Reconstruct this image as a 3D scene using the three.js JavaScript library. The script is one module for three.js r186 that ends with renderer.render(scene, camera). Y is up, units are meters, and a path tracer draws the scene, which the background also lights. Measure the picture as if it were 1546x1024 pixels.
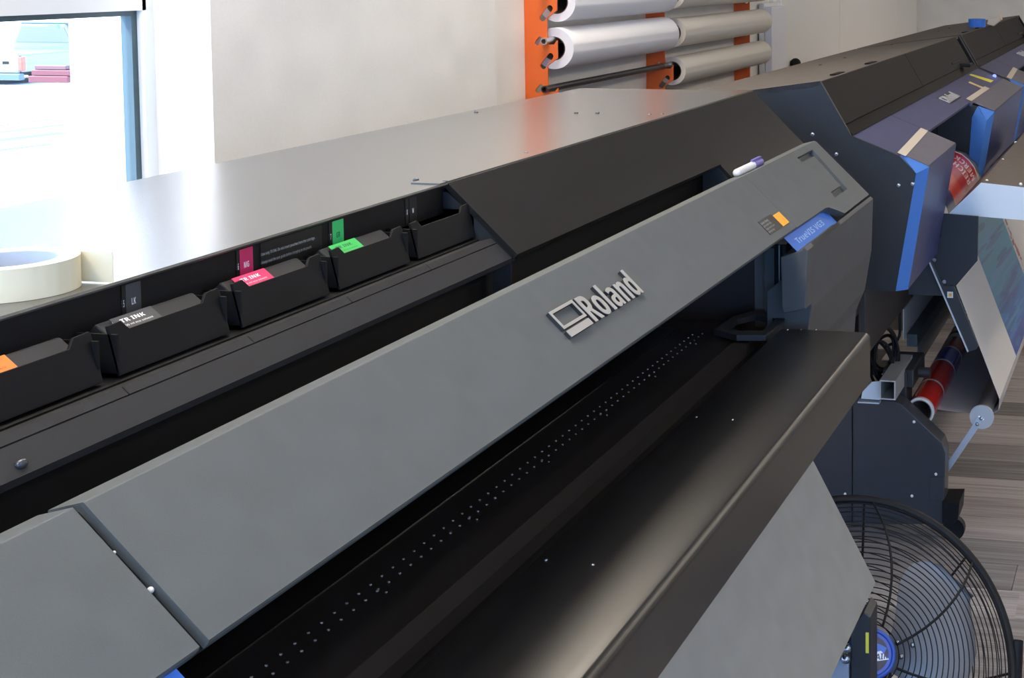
import * as THREE from 'three';
import { RoundedBoxGeometry } from 'three/addons/geometries/RoundedBoxGeometry.js';
import { TextGeometry } from 'three/addons/geometries/TextGeometry.js';
import { FontLoader } from 'three/addons/loaders/FontLoader.js';
import { mergeGeometries, toCreasedNormals } from 'three/addons/utils/BufferGeometryUtils.js';
import { RectAreaLightUniformsLib } from 'three/addons/lights/RectAreaLightUniformsLib.js';

// ---------- camera ----------
const F = 2250, CX = 1340, VX = 1760, VY = -50, CY = VY + F * F / 34000, EYE = 1.7175;
const scene = new THREE.Scene();
const nrm = (a) => { const l = Math.hypot(...a); return a.map((v) => v / l); };
const crs = (a, b) => [a[1] * b[2] - a[2] * b[1], a[2] * b[0] - a[0] * b[2], a[0] * b[1] - a[1] * b[0]];
const cL = nrm([VX - CX, CY - VY, F]), tilt = Math.atan2(CY - VY, F), cY = [0, Math.cos(tilt), -Math.sin(tilt)];
let cX = nrm(crs(cY, cL)); if (cX[0] < 0) cX = cX.map((v) => -v);
const right = new THREE.Vector3(cX[0], cY[0], -cL[0]), up = new THREE.Vector3(cX[1], cY[1], -cL[1]), fwd = new THREE.Vector3(cX[2], cY[2], -cL[2]);
const halfH = 1024 - CY;
const camera = new THREE.PerspectiveCamera(2 * Math.atan(halfH / F) * 180 / Math.PI, CX / halfH, 0.05, 300);
camera.setViewOffset(2 * CX, 2 * halfH, 0, halfH - CY, 1546, 1024);
camera.position.set(0, EYE, 0);
camera.quaternion.setFromRotationMatrix(new THREE.Matrix4().makeBasis(right, up, fwd.clone().negate()));
scene.add(camera);

// ---------- light ----------
const renderer = new THREE.WebGLRenderer({ antialias: true });
renderer.toneMapping = THREE.LinearToneMapping;
renderer.toneMappingExposure = 1.0;
renderer.shadowMap.enabled = true;
RectAreaLightUniformsLib.init();
scene.background = new THREE.Color().setRGB(0.4, 0.74, 1.4);
scene.backgroundIntensity = 5.6;
const sun = new THREE.DirectionalLight(new THREE.Color().setRGB(1, 0.95, 0.86), 26);
sun.position.set(-9, 17, 5.6); sun.target.position.set(0, 0, 0);
sun.castShadow = true; sun.shadow.mapSize.set(2048, 2048);
Object.assign(sun.shadow.camera, { left: -16, right: 16, top: 16, bottom: -16, near: 1, far: 60 });
sun.name = 'sun'; scene.add(sun, sun.target);
const CEIL = 3.1, PANEL_LIGHT = 16.6, PANEL_RGB = [1, 0.885, 0.73];

// ---------- helpers ----------
function at(px, py, axis, val) {
  const d = [px - CX, CY - py, F], dot = (a) => d[0] * a[0] + d[1] * a[1] + d[2] * a[2];
  const r = { x: dot(cX), y: dot(cY), z: -dot(cL) }, o = { x: 0, y: EYE, z: 0 }, t = (val - o[axis]) / r[axis];
  return new THREE.Vector3(o.x + t * r.x, o.y + t * r.y, o.z + t * r.z);
}
const rayOf = (px, py) => at(px, py, 'z', -1).sub(new THREE.Vector3(0, EYE, 0));
const xy = (px, py, z) => { const v = at(px, py, 'z', z); return [v.x, v.y]; };
let seed = 7; const rnd = () => { seed = (seed + 0x6d2b79f5) | 0; let t = Math.imul(seed ^ (seed >>> 15), 1 | seed); t = (t + Math.imul(t ^ (t >>> 7), 61 | t)) ^ t; return ((t ^ (t >>> 14)) >>> 0) / 4294967296; };
const V = (x, y, z) => new THREE.Vector3(x, y, z);
const names = {};
function numbered(n) { const k = (names[n] ??= -1); names[n]++; return k < 0 ? n : n + '_' + String(names[n]).padStart(3, '0'); }
function shade(m) { m.castShadow = true; m.receiveShadow = true; return m; }
function thing(name, label, category, base = [0, 0, 0], group) {
  const g = new THREE.Group(); g.name = numbered(name); g.position.set(...base); scene.add(g);
  g.userData = { label, category }; if (group) g.userData.group = group; g.userData.base = base;
  return g;
}
function baseOf(p) { while (p && !p.userData.base) p = p.parent; return p ? p.userData.base : [0, 0, 0]; }
function part(parent, name, geo, mat, label) {
  const list = [].concat(geo).map(clean), g = list.length > 1 ? mergeGeometries(list) : list[0], b = baseOf(parent);
  g.translate(-b[0], -b[1], -b[2]);
  const m = shade(new THREE.Mesh(g, mat)); m.name = name; parent.add(m);
  if (label) m.userData.label = label;
  return m;
}
function one(name, geo, mat, label, category, group) {
  const list = [].concat(geo).map(clean), g = list.length > 1 ? mergeGeometries(list) : list[0];
  const m = shade(new THREE.Mesh(g, mat)); m.name = numbered(name); scene.add(m); m.userData = { label, category }; if (group) m.userData.group = group;
  return m;
}
function struct(name, geo, mat, label) {
  const list = [].concat(geo).map(clean), g = list.length > 1 ? mergeGeometries(list) : list[0];
  const m = shade(new THREE.Mesh(g, mat)); m.name = name; m.userData = { kind: 'structure', base: [0, 0, 0] }; if (label) m.userData.label = label; scene.add(m); return m;
}
function clean(g) {
  const keep = g.userData.keepUV;
  g = g.index ? g.toNonIndexed() : g.clone();
  for (const k of Object.keys(g.attributes)) if (!['position', 'normal', 'uv'].includes(k)) g.deleteAttribute(k);
  g.clearGroups(); g.morphAttributes = {};
  if (!keep) boxUV(g);
  g.userData.keepUV = true;
  return g;
}
function boxUV(g) {
  const p = g.attributes.position, n = g.attributes.normal, uv = new Float32Array(p.count * 2);
  for (let i = 0; i < p.count; i += 3) {
    let nx = 0, ny = 0, nz = 0; for (let k = 0; k < 3; k++) { nx += n.getX(i + k); ny += n.getY(i + k); nz += n.getZ(i + k); }
    const ax = Math.abs(nx), ay = Math.abs(ny), az = Math.abs(nz);
    for (let k = i; k < i + 3; k++) {
      const x = p.getX(k), y = p.getY(k), z = p.getZ(k);
      if (ax >= ay && ax >= az) { uv[2 * k] = z; uv[2 * k + 1] = y; } else if (ay >= az) { uv[2 * k] = z; uv[2 * k + 1] = x; } else { uv[2 * k] = x; uv[2 * k + 1] = y; }
    }
  }
  g.setAttribute('uv', new THREE.BufferAttribute(uv, 2));
}
const keepUV = (g) => { g.userData.keepUV = true; return g; };
function box(x0, x1, y0, y1, z0, z1, r = 0) {
  const w = Math.abs(x1 - x0), h = Math.abs(y1 - y0), d = Math.abs(z1 - z0);
  const g = r ? new RoundedBoxGeometry(w, h, d, 2, Math.min(r, w / 2.01, h / 2.01, d / 2.01)) : new THREE.BoxGeometry(w, h, d);
  return g.translate((x0 + x1) / 2, (y0 + y1) / 2, (z0 + z1) / 2);
}
function shapeOf(pts, holes = []) {
  const s = new THREE.Shape(pts.map((p) => new THREE.Vector2(p[0], p[1])));
  for (const h of holes) s.holes.push(new THREE.Path(h.map((p) => new THREE.Vector2(p[0], p[1]))));
  return s;
}
function exShape(s, depth, b = 0) {
  return new THREE.ExtrudeGeometry(s, b ? { depth: depth - 2 * b, bevelEnabled: true, bevelSize: b, bevelOffset: -b, bevelThickness: b, bevelSegments: 2, curveSegments: 8 } : { depth, bevelEnabled: false, curveSegments: 8 }).translate(0, 0, b);
}
function ext(pts, z0, z1, b = 0, crease = 0) {          // cross-section in x,y swept along z
  const g = exShape(shapeOf(pts), Math.abs(z0 - z1), b).translate(0, 0, Math.min(z0, z1));
  return crease ? toCreasedNormals(g, crease) : g;
}
function sheet(pts, t, z0, z1, crease = 0.6) {           // polyline with thickness, swept along z
  const off = pts.map((p, i) => {
    const a = pts[Math.max(0, i - 1)], c = pts[Math.min(pts.length - 1, i + 1)], l = Math.hypot(c[0] - a[0], c[1] - a[1]);
    return [p[0] - (c[1] - a[1]) / l * -t, p[1] + (c[0] - a[0]) / l * -t];
  });
  return ext([...pts, ...off.reverse()], z0, z1, 0, crease);
}
function loft(A, zA, B, zB) {                             // closed x,y outlines joined
  const pos = [], n = A.length, q = (a, b, c) => pos.push(...a, ...b, ...c);
  for (let i = 0; i < n; i++) {
    const j = (i + 1) % n, a = [...A[i], zA], b = [...A[j], zA], c = [...B[j], zB], d = [...B[i], zB];
    q(a, d, b); q(b, d, c);
  }
  for (const [P, z, flip] of [[A, zA, 0], [B, zB, 1]]) {
    const v = P.map((p) => new THREE.Vector2(...p));
    for (const f of THREE.ShapeUtils.triangulateShape(v, [])) { const k = flip ? [f[0], f[2], f[1]] : f; q(...k.map((i) => [...P[i], z])); }
  }
  const g = new THREE.BufferGeometry(); g.setAttribute('position', new THREE.Float32BufferAttribute(pos, 3)); g.computeVertexNormals();
  g.setAttribute('uv', new THREE.Float32BufferAttribute(new Float32Array(pos.length / 3 * 2), 2));
  return g;
}
function cyl(a, b, r, seg = 20, r2 = r, open = false) {
  const d = b.clone().sub(a), g = new THREE.CylinderGeometry(r2, r, d.length(), seg, 1, open);
  g.translate(0, d.length() / 2, 0); g.applyQuaternion(new THREE.Quaternion().setFromUnitVectors(V(0, 1, 0), d.normalize()));
  return g.translate(a.x, a.y, a.z);
}
function pipe(a, b, r, ri, seg = 32) {                    // hollow tube from a to b
  const l = a.distanceTo(b), g = new THREE.LatheGeometry([[ri, 0], [r, 0], [r, l], [ri, l], [ri, 0]].map((p) => new THREE.Vector2(...p)), seg);
  const h = toCreasedNormals(g.toNonIndexed(), 0.5);
  h.applyQuaternion(new THREE.Quaternion().setFromUnitVectors(V(0, 1, 0), b.clone().sub(a).normalize()));
  return h.translate(a.x, a.y, a.z);
}
function tube(pts, r, seg = 40, rs = 8, closed = false) { return new THREE.TubeGeometry(new THREE.CatmullRomCurve3(pts, closed), seg, r, rs, closed); }
function wire(pts, r, rs = 6) { return mergeGeometries(pts.slice(1).map((p, i) => clean(cyl(pts[i], p, r, rs)))); }
// a tilted plane that runs along the printers: u = -z, w = up the slope
function frame(x0, y0, x1, y1) {
  const X = V(0, 0, -1), Y = V(x0 - x1, y0 - y1, 0).normalize(), N = X.clone().cross(Y), o = V(x0, y0, 0);
  return { o, Y, N, M: new THREE.Matrix4().makeBasis(X, Y, N).setPosition(o) };
}
function uvOn(f, px, py) {
  const d = rayOf(px, py), e = V(0, EYE, 0), t = f.o.clone().sub(e).dot(f.N) / d.dot(f.N), p = e.addScaledVector(d, t);
  return [-p.z, p.clone().sub(f.o).dot(f.Y)];
}
function slab(f, pts, t, off = 0, b = 0, holes = []) { return exShape(shapeOf(pts, holes), t, b).translate(0, 0, off).applyMatrix4(f.M); }
function card(f, u0, u1, w0, w1, off) {                   // thin printed label
  const g = new THREE.BoxGeometry(u1 - u0, w1 - w0, 0.0006); g.translate((u0 + u1) / 2, (w0 + w1) / 2, off);
  return keepUV(g.applyMatrix4(f.M));
}
const rect = (u0, u1, w0, w1) => [[u0, w0], [u1, w0], [u1, w1], [u0, w1]];

// ---------- textures and materials ----------
function canvasTex(w, h, draw, srgb = true) {
  const c = document.createElement('canvas'); c.width = w; c.height = h; draw(c.getContext('2d'), w, h);
  const t = new THREE.CanvasTexture(c); if (srgb) t.colorSpace = THREE.SRGBColorSpace; t.wrapS = t.wrapT = THREE.RepeatWrapping; t.magFilter = THREE.LinearFilter; return t;
}
function noiseTex(n, f, srgb = true) {
  const a = new Uint8Array(n * n * 4);
  for (let i = 0; i < n * n; i++) { const q = f(i % n, (i / n) | 0), v = Array.isArray(q) ? q : Math.max(0, Math.min(255, q)); for (let k = 0; k < 3; k++) a[4 * i + k] = Array.isArray(v) ? v[k] : v; a[4 * i + 3] = 255; }
  const t = new THREE.DataTexture(a, n, n); t.wrapS = t.wrapT = THREE.RepeatWrapping; t.magFilter = THREE.LinearFilter; if (srgb) t.colorSpace = THREE.SRGBColorSpace; t.needsUpdate = true; return t;
}
const grid = Array.from({ length: 64 * 64 }, rnd);
const vn = (x, y, per) => { const X = Math.floor(x), Y = Math.floor(y), fx = x - X, fy = y - Y, g = (a, b) => grid[((a % per + per) % per) % 64 + 64 * (((b % per + per) % per) % 64)], s = (t) => t * t * (3 - 2 * t); return (g(X, Y) * (1 - s(fx)) + g(X + 1, Y) * s(fx)) * (1 - s(fy)) + (g(X, Y + 1) * (1 - s(fx)) + g(X + 1, Y + 1) * s(fx)) * s(fy); };
const speckle = noiseTex(512, (x, y) => 232 + 12 * vn(x / 64, y / 64, 8) + 10 * (rnd() - 0.5) * (rnd() > 0.4 ? 1 : 2));
speckle.repeat.set(5, 5);
const grainBump = noiseTex(256, () => 110 + 40 * rnd(), false); grainBump.repeat.set(6, 6);
const plaster = noiseTex(512, (x, y) => 240 + 10 * vn(x / 32, y / 32, 16) + 4 * rnd()); plaster.repeat.set(0.7, 0.7);
const lin = (r, g, b) => new THREE.Color().setRGB(r, g, b);
function mat(r, g, b, rough = 0.6, extra = {}) { return new THREE.MeshPhysicalMaterial({ color: lin(r, g, b), roughness: rough, ...extra }); }
const M = {
  cover: mat(0.094, 0.105, 0.108, 0.62, { map: speckle, bumpMap: grainBump, bumpScale: 0.0002 }),
  lid: mat(0.115, 0.11, 0.1, 0.24, { metalness: 0.25, map: speckle }),
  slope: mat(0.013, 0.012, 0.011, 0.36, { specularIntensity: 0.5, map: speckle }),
  rail: mat(0.022, 0.022, 0.024, 0.62, { specularIntensity: 0.4, map: speckle }),
  tray: mat(0.0075, 0.0075, 0.008, 0.62, { specularIntensity: 0.4, map: speckle }),
  black: mat(0.004, 0.0042, 0.005, 0.55, { specularIntensity: 0.5 }),
  blackGloss: mat(0.008, 0.008, 0.009, 0.18),
  platen: mat(0.014, 0.013, 0.014, 0.3, { map: speckle }),
  table: mat(0.011, 0.0105, 0.0105, 0.3, { ior: 1.46, map: speckle }),
  side: mat(0.072, 0.074, 0.075, 0.6, { map: speckle }),
  inner: mat(0.03, 0.022, 0.02, 0.3),
  dark: mat(0.015, 0.017, 0.02, 0.5, { map: speckle }),
  brown: mat(0.0105, 0.0075, 0.0072, 0.55, { specularIntensity: 0.12, map: speckle }),
  purple: mat(0.06, 0.064, 0.145, 0.6, { map: speckle }),
  greyTop: mat(0.13, 0.12, 0.15, 0.6, { map: speckle }),
  sheetGrey: mat(0.27, 0.262, 0.24, 0.6, { map: speckle }),
  steel: mat(0.55, 0.57, 0.6, 0.3, { metalness: 0.9 }),
  alu: mat(0.7, 0.72, 0.75, 0.35, { metalness: 0.7 }),
  screw: mat(0.4, 0.42, 0.46, 0.25, { metalness: 0.9 }),
  darkScrew: mat(0.06, 0.065, 0.08, 0.3, { metalness: 0.6 }),
  emblem: mat(0.62, 0.6, 0.56, 0.28, { metalness: 0.55 }),
  blueTape: mat(0.05, 0.17, 0.5, 0.75),
  cream: mat(0.8, 0.7, 0.47, 0.75),
  beigeTape: mat(0.5, 0.44, 0.36, 0.8),
  white: mat(0.78, 0.78, 0.77, 0.5),
  wall: mat(0.88, 0.855, 0.8, 0.9, { map: plaster }),
  orange: mat(0.78, 0.14, 0.02, 0.5),
  vinyl: mat(0.86, 0.86, 0.9, 0.62),
  vinylCream: mat(0.72, 0.68, 0.61, 0.6),
  cardboard: mat(0.12, 0.08, 0.055, 0.9),
  yellow: mat(0.75, 0.66, 0.05, 0.7),
  amber: mat(0.85, 0.45, 0.02, 0.5),
  labelBlack: mat(0.02, 0.02, 0.02, 0.5),
};
const font = await new FontLoader().loadAsync('fonts/droid/droid_sans_bold.typeface.json');
function lettering(str, f, u0, u1, w0, capH, t, off, squeeze = 1) {   // raised letters fitted between u0 and u1
  const g = new TextGeometry(str, { font, size: capH, depth: t, curveSegments: 5, bevelEnabled: false });
  g.computeBoundingBox(); const bb = g.boundingBox;
  g.translate(-bb.min.x, 0, 0); g.scale((u1 - u0) / (bb.max.x - bb.min.x), 1, 1); g.translate(u0, w0, off);
  return g.applyMatrix4(f.M);
}
function textTex(w, h, bg, lines) {
  return canvasTex(w, h, (c) => {
    c.fillStyle = bg; c.fillRect(0, 0, w, h);
    for (const [s, x, y, size, col, align = 'left', weight = 'bold'] of lines) { c.fillStyle = col; c.font = `${weight} ${size}px sans-serif`; c.textAlign = align; c.fillText(s, x, y); }
  });
}
const printed = (t, rough = 0.45) => new THREE.MeshPhysicalMaterial({ map: t, roughness: rough });

// ---------- room ----------
const WX = -2.1, WB = -2.2, ZC = at(748, 50, 'x', WX).z, ZFAR = -13.3, ZBACK = 3.4, XR = 4.6;
const ZW0 = 1.4, ZW1 = -3.0, SILL = 0.45, HEAD = 2.7, GX = -2.262;
{
  const w = [
    box(WX - 0.36, WX, 0, CEIL, ZW1, ZC), box(WX - 0.36, WX, 0, SILL, ZW1, ZW0), box(WX - 0.36, WX, HEAD, CEIL, ZW1, ZW0), box(WX - 0.36, WX, 0, CEIL, ZW0, ZBACK),
    box(WB - 0.26, WB, 0, CEIL, ZC, ZFAR),
  ];
  struct('wall_left', w, M.wall);
  struct('wall_far', box(WB - 0.3, XR, 0, CEIL, ZFAR, ZFAR - 0.2), M.wall);
  struct('wall_right', box(XR, XR + 0.2, 0, CEIL, ZFAR - 0.2, ZBACK + 0.2), M.wall);
  const B0 = -1.6, B1 = 4.2;
  struct('wall_back', [box(WX - 0.4, B0, 0, CEIL, ZBACK, ZBACK + 0.2), box(B1, XR, 0, CEIL, ZBACK, ZBACK + 0.2), box(B0, B1, 0, 0.4, ZBACK, ZBACK + 0.2), box(B0, B1, 2.75, CEIL, ZBACK, ZBACK + 0.2)], M.wall);
  struct('ceiling', box(WX - 0.4, XR + 0.2, CEIL, CEIL + 0.2, ZFAR - 0.2, ZBACK + 0.2), mat(0.72, 0.71, 0.69, 0.95));
  // shopfront window behind the camera
  const alu = mat(0.25, 0.26, 0.28, 0.4, { metalness: 0.5 }), glass = new THREE.MeshPhysicalMaterial({ color: 0xffffff, transmission: 1, roughness: 0, thickness: 0, ior: 1.5 });
  const wb = struct('window_2', [box(B0, B1, 0.4, 0.47, ZBACK + 0.06, ZBACK + 0.14), box(B0, B1, 2.68, 2.75, ZBACK + 0.06, ZBACK + 0.14), ...[B0, -0.2, 1.3, 2.8, B1 - 0.06].map((x) => box(x, x + 0.06, 0.4, 2.75, ZBACK + 0.06, ZBACK + 0.14))], alu);
  part(wb, 'pane', box(B0, B1, 0.47, 2.68, ZBACK + 0.098, ZBACK + 0.102), glass);
  // window beside the printers
  const fr = mat(0.75, 0.77, 0.78, 0.4), gasket = mat(0.04, 0.075, 0.09, 0.5);
  const yT = at(213, 15, 'x', GX).y, zJ = at(213, 150, 'x', GX).z;
  const wl = struct('window_1', [box(GX - 0.028, GX + 0.02, SILL, HEAD, ZW1, zJ + 0.012), box(GX - 0.028, GX + 0.02, yT, yT + 0.09, zJ, ZW0), box(GX - 0.028, GX + 0.02, SILL, SILL + 0.07, zJ, ZW0), box(GX - 0.028, GX + 0.02, HEAD - 0.07, HEAD, zJ, ZW0), box(GX - 0.028, GX + 0.02, SILL, HEAD, -1.0, -0.92), box(GX - 0.028, GX + 0.02, SILL, HEAD, ZW0 - 0.07, ZW0)], fr);
  part(wl, 'gasket', [box(GX - 0.022, GX + 0.005, SILL + 0.07, yT, zJ + 0.012, zJ + 0.03), box(GX - 0.022, GX + 0.005, yT - 0.012, yT, zJ + 0.03, ZW0 - 0.07)], gasket);
  part(wl, 'pane', box(GX - 0.012, GX - 0.008, SILL + 0.07, yT, zJ + 0.02, ZW0 - 0.07), glass);
  part(wl, 'pane', box(GX - 0.012, GX - 0.008, yT + 0.09, HEAD - 0.07, zJ + 0.02, ZW0 - 0.07), glass);
  part(wl, 'window_sill', box(WX - 0.2, WX + 0.03, SILL - 0.03, SILL, ZW1, ZW0, 0.008), fr);
}
// floor: grey wood planks that run across the room
{
  const woods = [0, 1, 2, 3].map((k) => {
    const base = [[150, 142, 138], [134, 127, 124], [164, 156, 151], [122, 116, 114]][k];
    const t = noiseTex(512, (x, y) => { const s = vn(x / 90 + k * 9, y / 5, 64) * 0.5 + vn(x / 30 + 3 * k, y / 2, 64) * 0.3 + vn(x / 150, y / 22 + 5 * k, 64) * 0.5, d = (s - 0.62) * 60 + 6 * (rnd() - 0.5); return base.map((c) => Math.max(20, Math.min(245, c + d))); });
    t.repeat.set(1 / 1.2, 1 / 0.36); return new THREE.MeshPhysicalMaterial({ map: t, roughness: 0.5 });
  });
  const fl = struct('floor', box(WX - 0.4, XR + 0.2, -0.15, -0.006, ZFAR - 0.2, ZBACK + 0.2), mat(0.05, 0.046, 0.045, 0.7));
  const pw = 0.178; let row = 0;
  for (let z = -2.4; z > ZFAR; z -= pw, row++) {
    let x = -1.05 - rnd() * 0.6; const xMax = z < -7.5 ? 0.3 : 0.75;
    while (x < xMax) {
      const len = 1.2, g = new THREE.BoxGeometry(len - 0.002, 0.006, pw - 0.002), uv = g.attributes.uv, o = rnd(), o2 = rnd();
      for (let i = 0; i < uv.count; i++) uv.setXY(i, (g.attributes.position.getX(i)) + o, (g.attributes.position.getZ(i)) * 1.0 + o2);
      g.translate(x + len / 2, -0.003, z - pw / 2);
      part(fl, 'plank', keepUV(g), woods[Math.floor(rnd() * 4)]); x += len;
    }
  }
}
// ceiling panel lights
for (const [x, z, near] of [[-1.3, 0.4, 'above the masking tape end of the row'], [-1.3, -1.7, 'above the grey printer'], [-1.75, -4.4, 'in front of the orange rack'], [1.0, -10.2, 'near the far wall'], [3.4, -9.6, 'over the open floor by the right wall'], [1.9, -0.4, 'over the open floor beside the grey printer'], [1.9, -4.2, 'over the open floor beside the violet printer'], [1.9, -7.6, 'over the open floor beside the farthest printer']]) {
  const t = thing('ceiling_light', 'long white ceiling panel light ' + near, 'light', [x, CEIL, z], 'ceiling panel lights'), a = 0.3, b = 0.6;
  part(t, 'frame', [box(x - a - 0.03, x + a + 0.03, CEIL - 0.03, CEIL, z - b - 0.03, z - b), box(x - a - 0.03, x + a + 0.03, CEIL - 0.03, CEIL, z + b, z + b + 0.03), box(x - a - 0.03, x - a, CEIL - 0.03, CEIL, z - b, z + b), box(x + a, x + a + 0.03, CEIL - 0.03, CEIL, z - b, z + b)], M.white);
  part(t, 'light_diffuser', box(x - a, x + a, CEIL - 0.02, CEIL - 0.012, z - b, z + b), new THREE.MeshStandardMaterial({ color: 0xffffff, emissive: lin(...PANEL_RGB), emissiveIntensity: 1.2 }));
  const l = new THREE.RectAreaLight(lin(...PANEL_RGB), PANEL_LIGHT, 2 * a, 2 * b); l.position.set(0, -0.024, 0); l.rotation.x = -Math.PI / 2; l.name = 'panel'; t.add(l);
}
// white door panels and boards along the left wall
{
  const dm = mat(0.88, 0.87, 0.84, 0.55), zz = [1180, 1268, 1353, 1384].map((p) => at(p, 40, 'x', WB + 0.05).z);
  const d = struct('door_1', box(WB + 0.001, WB + 0.02, 0, 2.4, zz[0] + 0.07, zz[3]), dm, 'white panelled sliding doors on the left wall');
  for (let i = 0; i < 3; i++) part(d, 'door_panel', box(WB + 0.02, WB + 0.05, 0.01, 2.38, zz[i] - 0.006, zz[i + 1] + 0.006, 0.004), dm);
  const k = at(1196, 96, 'x', WB + 0.06); part(d, 'knob', new THREE.SphereGeometry(0.032, 20, 12).translate(k.x + 0.02, k.y, k.z), M.black, 'round black knob');
  const z0 = at(1148, 60, 'x', WB + 0.02).z, x1 = at(1165, 60, 'z', z0).x, yb = at(1156, 5, 'z', z0).y;
  const t = thing('foam_board', 'tall white boards standing between roll rack and doors', 'board', [WB, 0, z0]);
  part(t, 'board', box(WB + 0.012, (WB + x1) / 2, 0, yb, z0, z0 - 0.35, 0.003), M.white);
  part(t, 'board', box((WB + x1) / 2 + 0.002, x1, 0, yb - 0.02, z0 - 0.01, z0 - 0.33, 0.003), M.vinyl);
}

// ---------- nearest printer ----------
const LID = 1.41, Z1 = -3.57, ZN = -0.43, ZT = -1.961;
const fc = frame(-0.847, 1.289, -0.713, 1.16);             // sloping front cover
const onSlope = (d) => [fc.o.x - fc.Y.x * d, fc.o.y - fc.Y.y * d];
const p1 = thing('wide_format_printer', 'grey wide format printer with open ink trays and raised metal emblem', 'printer', [-1.05, 0, -2.0]);
{
  const lid = part(p1, 'lid', ext([[-1.46, LID], [-1.006, LID], [-1.004, LID - 0.002], [-1.005, LID - 0.004], [-1.46, LID - 0.004]], ZN, Z1), M.lid, 'satin silver grey lid');
  // screws and seams on the lid
  for (const [px, py] of [[628, 272], [672, 275], [794, 232], [719, 170], [870, 171], [902, 171], [981, 174], [1000, 173]]) {
    const p = at(px, py, 'y', LID); part(lid, 'screw', new THREE.SphereGeometry(0.0048, 12, 8).scale(1, 0.55, 1).translate(p.x, LID + 0.0005, p.z), M.darkScrew);
  }
  part(lid, 'seam_strip', ext([[-1.006, LID], [-1.006, LID + 0.0016], [-1.05, LID + 0.0016], [-1.05, LID]], ZT + 0.02, Z1), M.lid);
  part(p1, 'body', [box(-1.45, -1.215, 0.7, LID - 0.018, ZN - 0.01, Z1 + 0.01), box(-1.215, -0.945, 1.12, 1.296, ZN - 0.01, Z1 + 0.01)], M.black);
  part(p1, 'inner_panel', box(-1.214, -1.2, 0.825, 1.118, ZN - 0.02, Z1 + 0.1), M.inner);
  part(p1, 'inner_panel', box(-1.2, -0.81, 0.72, 1.118, -3.06, -3.07), M.inner); part(p1, 'inner_floor', box(-1.2, -0.81, 0.72, 0.955, -2.88, -3.06), M.inner);
  // ink compartment
  part(p1, 'label_strip', box(-1.016, -1.01, 1.366, LID - 0.0045, ZN - 0.02, ZT + 0.004), M.black, 'black strip with ink labels');
  part(p1, 'compartment_floor', [box(-1.2, -0.957, 1.297, 1.33, ZN - 0.02, ZT + 0.002), box(-1.205, -1.2, 1.297, 1.394, ZN - 0.02, ZT + 0.002)], M.black);
  const fs = frame(-1.0099, 1.4035, -1.0099, 1.366);
  const tag = (px0, px1, tex, nm, wh = 0.036) => { const u0 = uvOn(fs, px0, 395)[0], u1 = uvOn(fs, px1, 395)[0]; part(p1, nm, card(fs, u0, u1, -wh, -0.0005, 0.0006), printed(tex)); };
  const sw = (bg, s, col) => textTex(128, 128, bg, [[s, 64, 78, 34, col, 'center']]);
  tag(361, 381, sw('#c8235c', 'MG', '#f3dfe6'), 'ink_label'); tag(502, 519, sw('#35c168', 'GR', '#0d3b1e'), 'ink_label'); tag(187, 210, sw('#3b3d40', 'LK', '#d5d8da'), 'ink_label'); tag(619, 630, sw('#101214', 'W', '#eef0f2'), 'ink_label');
  const dg = (s) => textTex(64, 128, '#08090a', [[s, 32, 78, 36, '#e8e8e8', 'center']]);
  for (const [p, s] of [[356, '6'], [497, '7'], [181, '5'], [613, '8']]) tag(p, p + 5, dg(s), 'number_label');
  tag(393, 486, textTex(512, 128, '#08090a', [['Use only TR INK. Do not insert pouches from the cartridge.', 4, 52, 17, '#c9cbcd', 'left', 'normal'], ['Always read the user guide before changing an ink pouch.', 4, 86, 16, '#b9bbbd', 'left', 'normal']]), 'notice_label');
  // trays
  const ft = frame(-0.975, 1.381, -0.963, 1.333), Hh = -0.0493;
  for (let i = 0; i < 8; i++) {
    const u1 = 1.966 - i * 0.1908, u0 = u1 - 0.168;
    if (u0 < 0.45) break;
    const front = slab(ft, [[u0, -0.001], [u0 + 0.018, 0], [u0 + 0.027, -0.0095], [u1 - 0.03, -0.0095], [u1 - 0.022, -0.001], [u1 - 0.002, 0], [u1, -0.002], [u1, Hh], [u0, Hh]], 0.0035, -0.0035, 0.0007);
    const wall = (u) => box(-1.19, -0.966, 1.332, 1.372, -u - 0.003, -u);
    const tr = part(p1, 'ink_tray', [front, wall(u0), wall(u1 - 0.003), box(-1.19, -0.966, 1.332, 1.335, -u0, -u1)], M.tray);
    void tr;
  }
  // rail under the trays
  for (let i = 0; i < 8; i++) { const z = ZT + 0.006 + i * 0.1908; part(p1, 'rail_segment', ext([[-0.957, 1.318], [-0.957, 1.328], [-0.936, 1.3335], [-0.9285, 1.327], [-0.934, 1.318]], Math.min(z + 0.1896, ZN), z, 0.0006), M.rail); }
  const rl = part(p1, 'rail', ext([[-0.956, 1.317], [-0.9335, 1.318], [-0.9278, 1.3258], [-0.9056, 1.3058], [-0.909, 1.298], [-0.956, 1.298]], ZN, ZT + 0.005, 0.0006), M.rail);
  { const fr = frame(-0.9278, 1.3258, -0.9056, 1.3058), [u, w] = uvOn(fr, 31, 702); const p = V(u, w, 0.001).applyMatrix4(fr.M); part(rl, 'screw', new THREE.SphereGeometry(0.006, 14, 10).scale(0.7, 0.7, 1).translate(p.x, p.y, p.z), M.darkScrew); }
  // sloping dark cover right of the trays
  const zd = uvOn(frame(-1.004, LID, -0.894, 1.283), 1040, 203)[0];
  const s0 = [-1.004, LID - 0.001], s1 = [-0.9, 1.31], s2 = [-0.868, 1.273];
  const sc = part(p1, 'slope_cover', sheet([[-1.02, LID - 0.012], s0, s1, [-0.906, 1.302]], 0.008, ZT - 0.001, -zd, 0.2), M.slope, 'dark grey sloping cover');
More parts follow.
